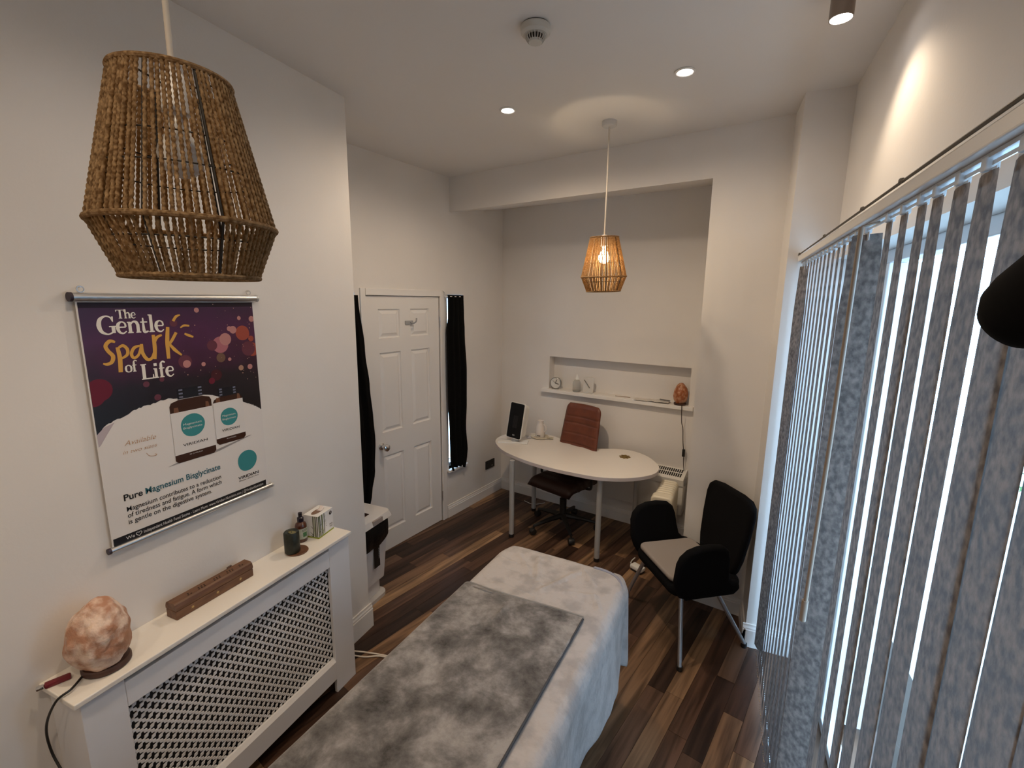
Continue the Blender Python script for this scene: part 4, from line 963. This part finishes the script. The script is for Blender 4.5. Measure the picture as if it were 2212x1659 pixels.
# ================================================================== OFFICE CHAIR
oc = root('office_chair', (.70, 3.62, 0), math.radians(-21)); tag(oc, 'brown leather office chair tucked behind the kidney desk', 'office chair')
leather = mat('brown_leather', (.16, .045, .022), .38, var=((.12, .033, .017), 14, 3), bump=(200, .15, .002)); darkl = mat('dark_brown_leather', (.035, .014, .010), .5, bump=(200, .15, .002))
base = mat('chair_base_black', (.010, .010, .010), .5)
for k in range(5):
    a = math.radians(-38+72*k); c, s_ = math.cos(a), math.sin(a)
    b = MB(); b.tube([(.02*c, .02*s_, .115), (.15*c, .15*s_, .10), (.285*c, .285*s_, .075)], [.026, .020, .013], 8); b.build('base_arm', base, oc, True)
    b = MB(); b.lathe([(0, -.024), (.024, -.024), (.027, -.018), (.027, .018), (.024, .024), (0, .024)], 16, (.295*c, .295*s_, .0275), Vector((-s_, c, 0))); b.tube([(.288*c, .288*s_, .03), (.285*c, .285*s_, .075)], .009, 6); b.build('castor', base, oc, True)
MB().lathe([(0, .08), (.030, .08), (.030, .27), (.024, .272), (.018, .275), (.018, .40), (0, .40)], 20).build('gas_lift', base, oc, True)
b = MB(); b.box(-.09, .09, -.11, .10, .395, .425, bev=.01); b.build('tilt_mechanism', base, oc, True)
b = MB()
def seatf(u, v, top):
    x = (u-.5)*.46; y = (v-.5)*.44; e = min(u, 1-u, v, 1-v); r = min(1, e/.12)
    front = -.03*max(0, (.15-v)/.15)**2
    return (x*(1-.04*max(0, .5-v)), y, .428+(.055*math.sqrt(r) if top else 0)+front+(.004*math.sin(v*38) if top and v > .25 else 0))
g_ = MB(); g_.grid(lambda u, v: seatf(u, v, True), 24, 24); g_.grid(lambda u, v: seatf(u, v, False), 24, 24); bmesh.ops.remove_doubles(g_.bm, verts=g_.bm.verts, dist=.0005); g_.build('seat', darkl, oc, 'all')
def backf(u, v, front):
    w_ = (.42-.06*v)*(1-.16*max(0, (v-.90)/.10)**2.5); x = (u-.5)*w_; z = .50+.56*v; y = .17+.12*v+.05*(2*u-1)**2*-.6
    e = min(u, 1-u, (1-v)*1.5, v*1.5+.02); r = min(1, e/.10); th = .022*math.sqrt(max(0, r))
    groove = 0
    for gz in (.22, .38, .54, .70, .80):
        groove += .010*math.exp(-((v-gz)/.010)**2)
    cr_ = .02
    return (x, y-(th-groove*r if front else -th*.7), z)
g_ = MB(); g_.grid(lambda u, v: backf(u, v, True), 20, 90); g_.grid(lambda u, v: backf(u, v, False), 20, 90); bmesh.ops.remove_doubles(g_.bm, verts=g_.bm.verts, dist=.0008); g_.build('backrest', leather, oc, 'all')
b = MB(); b.tube(wavy([(0, .10, .41), (0, .215, .42), (0, .24, .50), (0, .275, .64)], 6), .016, 8); b.build('back_bracket', base, oc, True)
for sx in (-1, 1):
    b = MB(); b.tube(wavy([(sx*.20, .02, .42), (sx*.262, .02, .43), (sx*.268, .02, .50), (sx*.268, .02, .57)], 5), .011, 8); b.build('arm_post', base, oc, True)
    MB().box(sx*.268-.025, sx*.268+.025, -.10, .13, .57, .592, bev=.008).build('armrest', base, oc, True)

# ================================================================== BLACK TUB CHAIR
ch = root('tub_chair', (1.736, 2.718, 0)); ch.scale = (.93, .93, 1); ch.rotation_euler = (0, 0, math.atan2(-.819, .574)); tag(ch, 'black fabric armchair with pale grey seat pad by the blinds', 'chair')
def panel(name, poly2, O, U, V, th, m=fabricblack):
    """rounded upholstered panel: outline poly2 in (U,V) with thickness, softened by bevel"""
    b = MB(); U = Vector(U).normalized(); V = Vector(V).normalized(); Nn = U.cross(V)
    b.extrude(poly2, O, U, V, Nn, -th/2, th/2); o = b.build(name, m, ch, True)
    md = o.modifiers.new('bev', 'BEVEL'); md.width = th*.42; md.segments = 4; md.limit_method = 'ANGLE'; md.angle_limit = math.radians(50)
    return o
# seat shell
panel('seat_shell', rrect(.50, .47, .07, 5), (0, .0, .395), (1, 0, 0), (0, 1, 0), .075)
b = MB(); b.extrude(wq := rrect(.435, .40, .05, 5, 0, -.030), (0, 0, .435), (1,0,0), (0,1,0), (0,0,1), 0, .030); o = b.build('seat_pad', mat('grey_seat_fabric', (.30, .265, .245), .95, spec=.1, bump=(300, .2, .002)), ch, True)
md = o.modifiers.new('bev', 'BEVEL'); md.width = .012; md.segments = 3; md.limit_method = 'ANGLE'
# arms: low rounded panels flaring outwards
def armpoly():
    return [(-.235, .0), (-.255, .06), (-.255, .17), (-.240, .215), (-.20, .255), (-.14, .275), (-.06, .28), (.015, .270), (.055, .24), (.075, .19), (.085, .12), (.10, .06), (.13, .03), (.17, .02), (.19, -.02), (.15, -.06), (-.15, -.06), (-.21, -.04)]
for sx in (-1, 1):
    panel('armrest', armpoly(), (sx*.262, 0, .42), (0, 1, 0), (sx*.16, 0, 1), .052)
bp_ = [(-.15, -.03), (-.185, .03), (-.205, .10), (-.222, .25), (-.226, .38), (-.212, .43), (-.175, .458), (-.10, .468), (.10, .468), (.175, .458), (.212, .43), (.226, .38), (.222, .25), (.205, .10), (.185, .03), (.15, -.03)]
panel('backrest', [(x*.96, z) for x, z in bp_], (.028, .206, .42), (1, 0, 0), (0, .14, 1), .054)
for sx in (-1, 1):
    for (tx, ty), (fx, fy) in (((.21, -.16), (.345, -.222)), ((.205, .07), (.255, .275) if sx > 0 else (.235, .185))):
        pt, pf = Vector((sx*tx, ty, .365)), Vector((sx*fx, fy, .022))
        MB().tube([pt, pf], .0125, 12).build('leg', mat('satin_steel', (.52, .53, .55), .3, .85), ch, True)
        MB().lathe([(0, 0), (.016, 0), (.018, .006), (.017, .026), (0, .026)], 14, (sx*fx, fy, 0)).build('foot', blackp, ch, True)

# ================================================================== BIN
bn = root('pedal_bin', (-.235, 2.13, 0)); tag(bn, 'white waste bin with black liner bag behind the chimney breast corner', 'bin')
bwm = mat('bin_white', (.72, .71, .72), .35)
def taper(b, w0, d0, z0, w1, d1, z1, r0=.03, r1=.04):
    a = rrect(d0, w0, r0, 4); c = rrect(d1, w1, r1, 4)
    va = [b.bm.verts.new((x, y, z0)) for x, y in a]; vb = [b.bm.verts.new((x, y, z1)) for x, y in c]; n = len(va)
    b.bm.faces.new(va[::-1]); b.bm.faces.new(vb)
    for i in range(n): b.bm.faces.new((va[i], va[(i+1) % n], vb[(i+1) % n], vb[i]))
    return b
taper(MB(), .27, .20, .12, .33, .26, .52).build('body', bwm, bn, True)
taper(MB(), .21, .17, .025, .22, .17, .119).build('plinth', bwm, bn, True)
MB().extrude(rrect(.25, .25, .05, 5), (0,0,0), (1,0,0), (0,1,0), (0,0,1), 0, .024).build('foot_plate', mat('bin_foot', (.55, .54, .54), .35), bn, True)
lidb = taper(MB(), .36, .29, .545, .34, .27, .585); ld = lidb.build('lid', mat('bin_lid', (.76, .73, .70), .4), bn, True)
MB().box(-.02, .06, -.055, .045, .5855, .588, bev=.001).build('lid_window', mat('bin_dark_window', (.03, .015, .012), .3), ld)
MB().box(.125, .149, -.02, .07, .548, .580, bev=.002).build('lid_tab', mat('bin_tab', (.38, .33, .30), .4), ld)
bagm = mat('black_liner', (.006, .006, .007), .42, spec=.2, bump=(30, .6, .01))
b = MB(); seg = 64
def bagring(z, ex, wv_, sag=0):
    out = []
    for i in range(seg):
        a = 2*PI*i/seg; c, s_ = math.cos(a), math.sin(a); q = (abs(c)**4+abs(s_)**4)**.25
        r_ = 1+wv_*nz(c*3, s_*3, z*9); zz = z-sag*(.5+.5*nz(c*1.6+4, s_*1.6, 2.0))*(1 if c > -.5 else .3)
        out.append(b.bm.verts.new(((.130+ex)*c/q*r_, (.165+ex)*s_/q*r_, zz)))
    return out
rs = [bagring(.548, .008, 0), bagring(.52, .016, .03), bagring(.48, .020, .06, .02), bagring(.44, .016, .08, .06), bagring(.43, .004, .02, .06)]
for a, c in zip(rs, rs[1:]):
    for i in range(seg): b.bm.faces.new((a[i], a[(i+1) % seg], c[(i+1) % seg], c[i]))
b.build('liner_bag', bagm, bn, 'all')
MB().box(.122, .1245, .0, .055, .24, .43, bev=.0005).build('front_label', blackp, bn)
PBN = Plane((.1247, 0, 0), (0, 1, 0), (0, 0, 1))
lw_ = mat('label_white_print', (.6, .6, .6), .5)
strokes(PBN, 'label_marks', [([(.046+.002*(k % 2), .292+k*.0085), (.046+.002*(k % 2), .298+k*.0085)], [.006]) for k in range(9)]+[([(.012, .385), (.018, .392)], [.003]), ([(.022, .385), (.028, .392)], [.003]), ([(.042, .405), (.047, .405)], [.004])], lw_, bn, .0005)

# ================================================================== CURTAINS ON THE SIDELIGHTS
curtm = mat('black_curtain', (.006, .006, .006), .95, spec=.08)
def curtain(edges, label, y0):
    """edges: list of (z, tL, tR)"""
    edges = [(z, l_-y0*1.15, r__-y0*1.15) for z, l_, r__ in edges]
    r_ = root('curtain'); r_.matrix_world = MD @ Matrix.Translation(((edges[-1][1]+edges[-1][2])/2, 0, edges[-1][0])); tag(r_, label, 'curtain', 'black door curtains')
    ct, cz = (edges[-1][1]+edges[-1][2])/2, edges[-1][0]
    def at(z):
        for (za, la, ra), (zb, lb2, rb) in zip(edges, edges[1:]):
            if za >= z >= zb:
                t = (za-z)/(za-zb+1e-9); t = t*t*(3-2*t); return la+(lb2-la)*t, ra+(rb-ra)*t
        return edges[-1][1], edges[-1][2]
    b = MB()
    def f(u, v):
        z = edges[0][0]+(edges[-1][0]-edges[0][0])*v; l_, r__ = at(z)
        if v > .97: z += .02*math.sin(u*4)
        return (l_+(r__-l_)*u-ct, y0+.016*math.sin(u*22+.8*math.sin(v*3))+.006*math.sin(u*47), z-cz)
    b.grid(f, 60, 40); o = b.build('fabric', curtm, r_, 'all'); md = o.modifiers.new('thick', 'SOLIDIFY'); md.thickness = .003
    MB().tube([(edges[0][1]-ct-.035, y0, edges[0][0]-cz-.012), (edges[0][2]-ct+.01, y0, edges[0][0]-cz-.012)], .004, 8).build('rod', gloss, r_, True)
    for tt in (edges[0][1]-ct-.03,):
        MB().tube([(tt, y0, edges[0][0]-cz-.012), (tt, y0-.005, edges[0][0]-cz+.02), (tt, .002, edges[0][0]-cz+.035)], .003, 6).build('rod_hook', greymetal, r_, True)
    return r_
curtain([(1.995, -.034, .160), (1.82, -.038, .170), (1.70, -.062, .182), (1.31, -.062, .215), (1.05, -.058, .212), (.81, -.040, .195), (.60, -.034, .212), (.52, -.025, .200), (.445, .0, .170)], 'black curtain hanging over the narrow window right of the door', .035)
curtain([(1.98, -1.19, -.936), (1.60, -1.19, -.890), (1.35, -1.18, -.860), (1.10, -1.16, -.840), (.954, -1.15, -.831), (.72, -1.12, -.850), (.55, -1.10, -.890), (.445, -1.08, -.925)], 'black curtain bunched at the left edge of the door', .040)
# black socket
so = root('wall_socket'); so.matrix_world = MD @ Matrix.Translation((.567, 0, .325)); tag(so, 'black double wall socket low on the wall near the corner', 'socket')
MB().box(-.073, .073, 0, .010, -.043, .043, bev=.003).build('plate', mat('socket_black', (.012, .012, .012), .3), so)
for x in (-.035, .035):
    MB().box(x-.011, x+.011, .010, .013, .012, .026, bev=.001).build('switch', blackp, so)
MB().box(.020, .035, .010, .012, -.022, -.017).build('pin_mark', mat('socket_pin', (.4, .38, .35), .4), so)

# ================================================================== NICHE SHELF AND ITS THINGS
sf = MB().box(.323*lb, 1.690*lb, -.095, .052, 1.106, 1.1365, MBK, .003).build('wall_shelf', gloss); tag(sf, 'long white shelf board along the bottom of the wall niche', 'shelf')
ZS = 1.1366
def onshelf(x, off): return MBK @ Vector((x*lb, off, ZS))
rzb = math.atan(R2)
ck = root('desk_clock', onshelf(.455, -.005), rzb+.15); tag(ck, 'round silver clock with white face at the left of the niche', 'clock')
cs = mat('clock_silver', (.30, .30, .29), .3, .8)
CZ_ = .058; r_ = .054
MB().lathe([(0, -.018), (r_-.006, -.018), (r_, -.010), (r_, .018), (r_-.004, .020), (r_-.005, .016), (0, .016)], 40, (0, 0, CZ_), Vector((0, -1, 0))).build('case', cs, ck, True)
MB().lathe([(0, .0165), (r_-.006, .0165), (r_-.006, .0172), (0, .0172)], 40, (0, 0, CZ_), Vector((0, -1, 0))).build('dial', mat('clock_dial', (.68, .66, .62), .5), ck)
for a, l_, w_ in ((math.radians(22), .038, .0028), (math.radians(102), .034, .0034), (math.radians(-48), .036, .0012)):
    MB().tube([(0, -.0180, CZ_), (l_*math.sin(a), -.0180, CZ_+l_*math.cos(a))], w_, 6).build('hand', blackp, ck)
for sx in (-1, 1): MB().tube([(sx*.025, 0, .012), (sx*.032, 0, .0)], .003, 6).build('foot', cs, ck)
# clear bottle with pale pump cap
cb = root('clear_bottle', onshelf(.665, -.01), rzb); tag(cb, 'clear glass bottle with white pointed cap on the niche shelf', 'bottle')
thin = mat('thin_clear', (.50, .50, .48), .06, alpha=.42)
MB().lathe([(0, 0), (.036, 0), (.038, .005), (.038, .07), (.034, .09), (.022, .108), (.016, .114), (0, .114)], 32).build('glass', thin, cb, True)
MB().lathe([(0, .112), (.019, .112), (.017, .122), (.010, .138), (.004, .160), (0, .162)], 24).build('cap', whitep, cb, True)
MB().lathe([(0, .003), (.034, .003), (.034, .012), (0, .012)], 28).build('liquid', mat('bottle_dregs', (.30, .29, .27), .2), cb, True)
# clear acrylic frame with diagonal dark pen
fr_ = root('acrylic_frame', onshelf(.775, -.005), rzb+.05); tag(fr_, 'pale clear frame with a dark diagonal line on the niche shelf', 'frame')
MB().extrude(rrect(.10, .135, .012, 4, 0, .070), (0, .004, 0), (1,0,0), (0,.12,1), (0,1,0), 0, .008).build('plate', mat('frosted_acrylic', (.66, .64, .61), .25), fr_, True)
MB().box(-.052, .052, -.03, .02, 0, .006, bev=.002).build('stand', mat('acrylic_stand', (.58, .57, .55), .2), fr_)
MB().tube([(-.035, .001, .118), (.018, .0, .048)], .003, 6).build('dark_line', mat('line_grey', (.14, .135, .13), .5), fr_)
# incense stick, papers, small salt lamp
st = MB().tube([MBK @ Vector((1.03*lb, -.02, ZS+.0025)), MBK @ Vector((1.16*lb, -.03, ZS+.0025))], .0025, 6).build('incense_stick', mat('stick_brown', (.25, .14, .07), .7), None, True); tag(st, 'thin brown incense stick lying on the niche shelf', 'incense stick')
for k, (x, off, w_, d_, h_, c, lab, cat_n) in enumerate(((1.27, .022, .055, .035, .006, (.66, .62, .57), 'crumpled white paper at the front of the niche shelf', 'paper'), (1.41, .005, .085, .045, .012, (.62, .59, .56), 'flat stack of white leaflets beside the amber salt lamp', 'leaflets'))):
    b = MB(); b.grid(lambda u, v: ((u-.5)*2*w_, (v-.5)*2*d_, .003+h_*(.5+.6*nz(u*3+k*3, v*3, k*1.0, 1.5))), 10, 8)
    o = b.build(('crumpled_paper', 'leaflet_stack')[k], mat('paper%d' % k, c, .7), None); o.location = onshelf(x, off); o.rotation_euler = (0, 0, rzb+.1); md = o.modifiers.new('t', 'SOLIDIFY'); md.thickness = .004; md.offset = -1
    tag(o, lab, cat_n)
    if False: pass
pn = MB().tube([MBK @ Vector((1.415*lb, -.01, ZS+.024)), MBK @ Vector((1.50*lb, .0, ZS+.022))], .0045, 8).build('pen', mat('pen_grey', (.12, .12, .13), .4), None, True); tag(pn, 'grey pen lying on the leaflets on the niche shelf', 'pen')
s2 = root('salt_lamp', onshelf(1.577, -.005), rzb); tag(s2, 'small amber salt lamp at the right end of the niche shelf', 'salt lamp', 'salt lamps')
MB().lathe([(0, 0), (.046, 0), (.048, .004), (.048, .016), (0, .016)], 32).build('base', dwood, s2, True)
o = saltrock('rock', .056, .058, .165, saltd, s2, 8.1); o.location = (0, 0, .013)
def wallp(x, z, off=.012): return MBK @ Vector((x*lb, off, z))
c2 = root('switched_cord', onshelf(1.605, .05)); tag(c2, 'dark brown cord with inline switch hanging from the amber salt lamp', 'cord')
T_ = Matrix.Translation(-Vector(onshelf(1.605, .05)))
cp = [T_ @ p for p in (MBK @ Vector((1.600*lb, .035, ZS+.005)), MBK @ Vector((1.606*lb, .056, ZS+.003)), wallp(1.609, 1.09, .058), wallp(1.612, 1.0, .04), wallp(1.622, .95, .03), wallp(1.630, .85, .03), wallp(1.640, .777, .03))]
MB().tube(wavy(cp, 6), .0032, 6).build('cord', mat('cord_dark_brown', (.03, .015, .010), .6), c2, True)
cp2 = [T_ @ p for p in (wallp(1.644, .718, .03), wallp(1.648, .66, .03), wallp(1.66, .607, .05))]
MB().tube(wavy(cp2, 6), .0032, 6).build('cord', mat('cord_dark_brown', (.03, .015, .010), .6), c2, True)
p_ = T_ @ wallp(1.642, .748, .03); MB().box(p_.x-.011, p_.x+.011, p_.y-.010, p_.y+.010, p_.z-.031, p_.z+.031, bev=.004).build('inline_switch', blackp, c2, True)

# ================================================================== HEATERS
cv_ = root('wall_convector'); cv_.matrix_world = MBK @ Matrix.Translation((1.34*lb, 0, .25)); tag(cv_, 'white wall convector heater with slotted top grille in the recess', 'heater')
cw = mat('convector_white', (.76, .74, .70), .4)
MB().box(-.335, .345, .0, .125, 0, .255, bev=.006).build('casing', cw, cv_, True)
b = MB(); b.extrude([(.0, .29), (.135, .25), (.138, .30), (.128, .310), (.01, .352), (.0, .352)], (-.335, 0, 0), (0, 1, 0), (0, 0, 1), (1, 0, 0), 0, .68); b.build('top_grille', cw, cv_, True)
SLM = Matrix.Translation((0, .01, .352)) @ Matrix.Rotation(math.atan2(-.042, .118), 4, 'X')
slotm = mat('slot_dark', (.012, .012, .012), .7)
for rr_, (ya, yb) in enumerate(((.012, .052), (.064, .108))):
    for k in range(38):
        x = -.315+k*.0168
        if x < .02: continue
        MB().box(x, x+.0108, ya, yb, -.001, .0014, SLM).build('grille_slot', slotm, cv_)
MB().box(.346, .352, .04, .09, .24, .30, bev=.002).build('control', greymetal, cv_)
orr = root('oil_radiator', (1.548, 3.42, 0), math.radians(-4)); tag(orr, 'cream oil-filled radiator with ribbed fins standing behind the tub chair', 'radiator')
cr2 = mat('cream_enamel', (.74, .68, .55), .35)
for k in range(8):
    b = MB(); b.extrude(rrect(.135, .50, .035, 5, 0, .335), (0, -.095+k*.040, 0), (1,0,0), (0,0,1), (0,1,0), -.0125, .0125); o = b.build('fin', cr2, orr, True)
    md = o.modifiers.new('bev', 'BEVEL'); md.width = .009; md.segments = 2; md.limit_method = 'ANGLE'
b = MB(); b.extrude(rrect(.150, .54, .03, 5, 0, .325), (0, -.195, 0), (1,0,0), (0,0,1), (0,1,0), 0, .085); o = b.build('control_box', cr2, orr, True); md = o.modifiers.new('bev', 'BEVEL'); md.width = .012; md.segments = 3; md.limit_method = 'ANGLE'
for k in range(4): MB().box(-.035, .035, -.1965, -.1948, .49+k*.009, .4935+k*.009).build('vent_slot', slotm, orr)
for y in (-.14, .16):
    MB().box(-.11, .11, y-.02, y+.02, .045, .075, bev=.006).build('foot', cr2, orr)
    for sx in (-1, 1): MB().lathe([(0, -.01), (.025, -.01), (.025, .01), (0, .01)], 16, (sx*.10, y, .0255), 'X').build('wheel', blackp, orr, True)
# extension lead on the floor
ex = root('extension_adaptor', (1.405, 3.20, 0), -.5); tag(ex, 'white plug adaptor on the floor beneath the tub chair', 'adaptor')
MB().box(-.05, .05, -.03, .03, .016, .045, bev=.008).build('body', whitep, ex, True); MB().box(-.045, .045, -.026, .026, 0, .016, bev=.003).build('base', blackp, ex, True)
MB().tube(wavy([(-.045, 0, .028), (-.09, .04, .008), (-.11, .08, .005), (-.12, .13, .005)], 8), .004, 8).build('lead', whitep, ex, True)
tag(MB().tube(wavy([(.20, 3.98, .006), (.30, 3.94, .005), (.36, 3.98, .005), (.40, 4.02, .006)], 8), .0028, 6).build('thin_white_lead', whitep, None, True), 'thin white lead on the floor by the back skirting', 'cable')

# ================================================================== BLACK ROUNDED THING AT THE RIGHT EDGE
bk = root('dark_rounded_object', (1.990, .452, 1.958)); tag(bk, 'soft black rounded object poking in at the right edge before the blinds', 'object')
b = MB(); ax = Vector((.25, -.75, .60)).normalized()
b.lathe([(0, -.034), (.013, -.031), (.024, -.024), (.031, -.012), (.034, .004), (.035, .03), (.035, .07), (.028, .10), (0, .105)], 32, (0, 0, 0), ax)
b.build('rounded_body', mat('soft_black', (.003, .003, .0035), .9, spec=.1), bk, True)
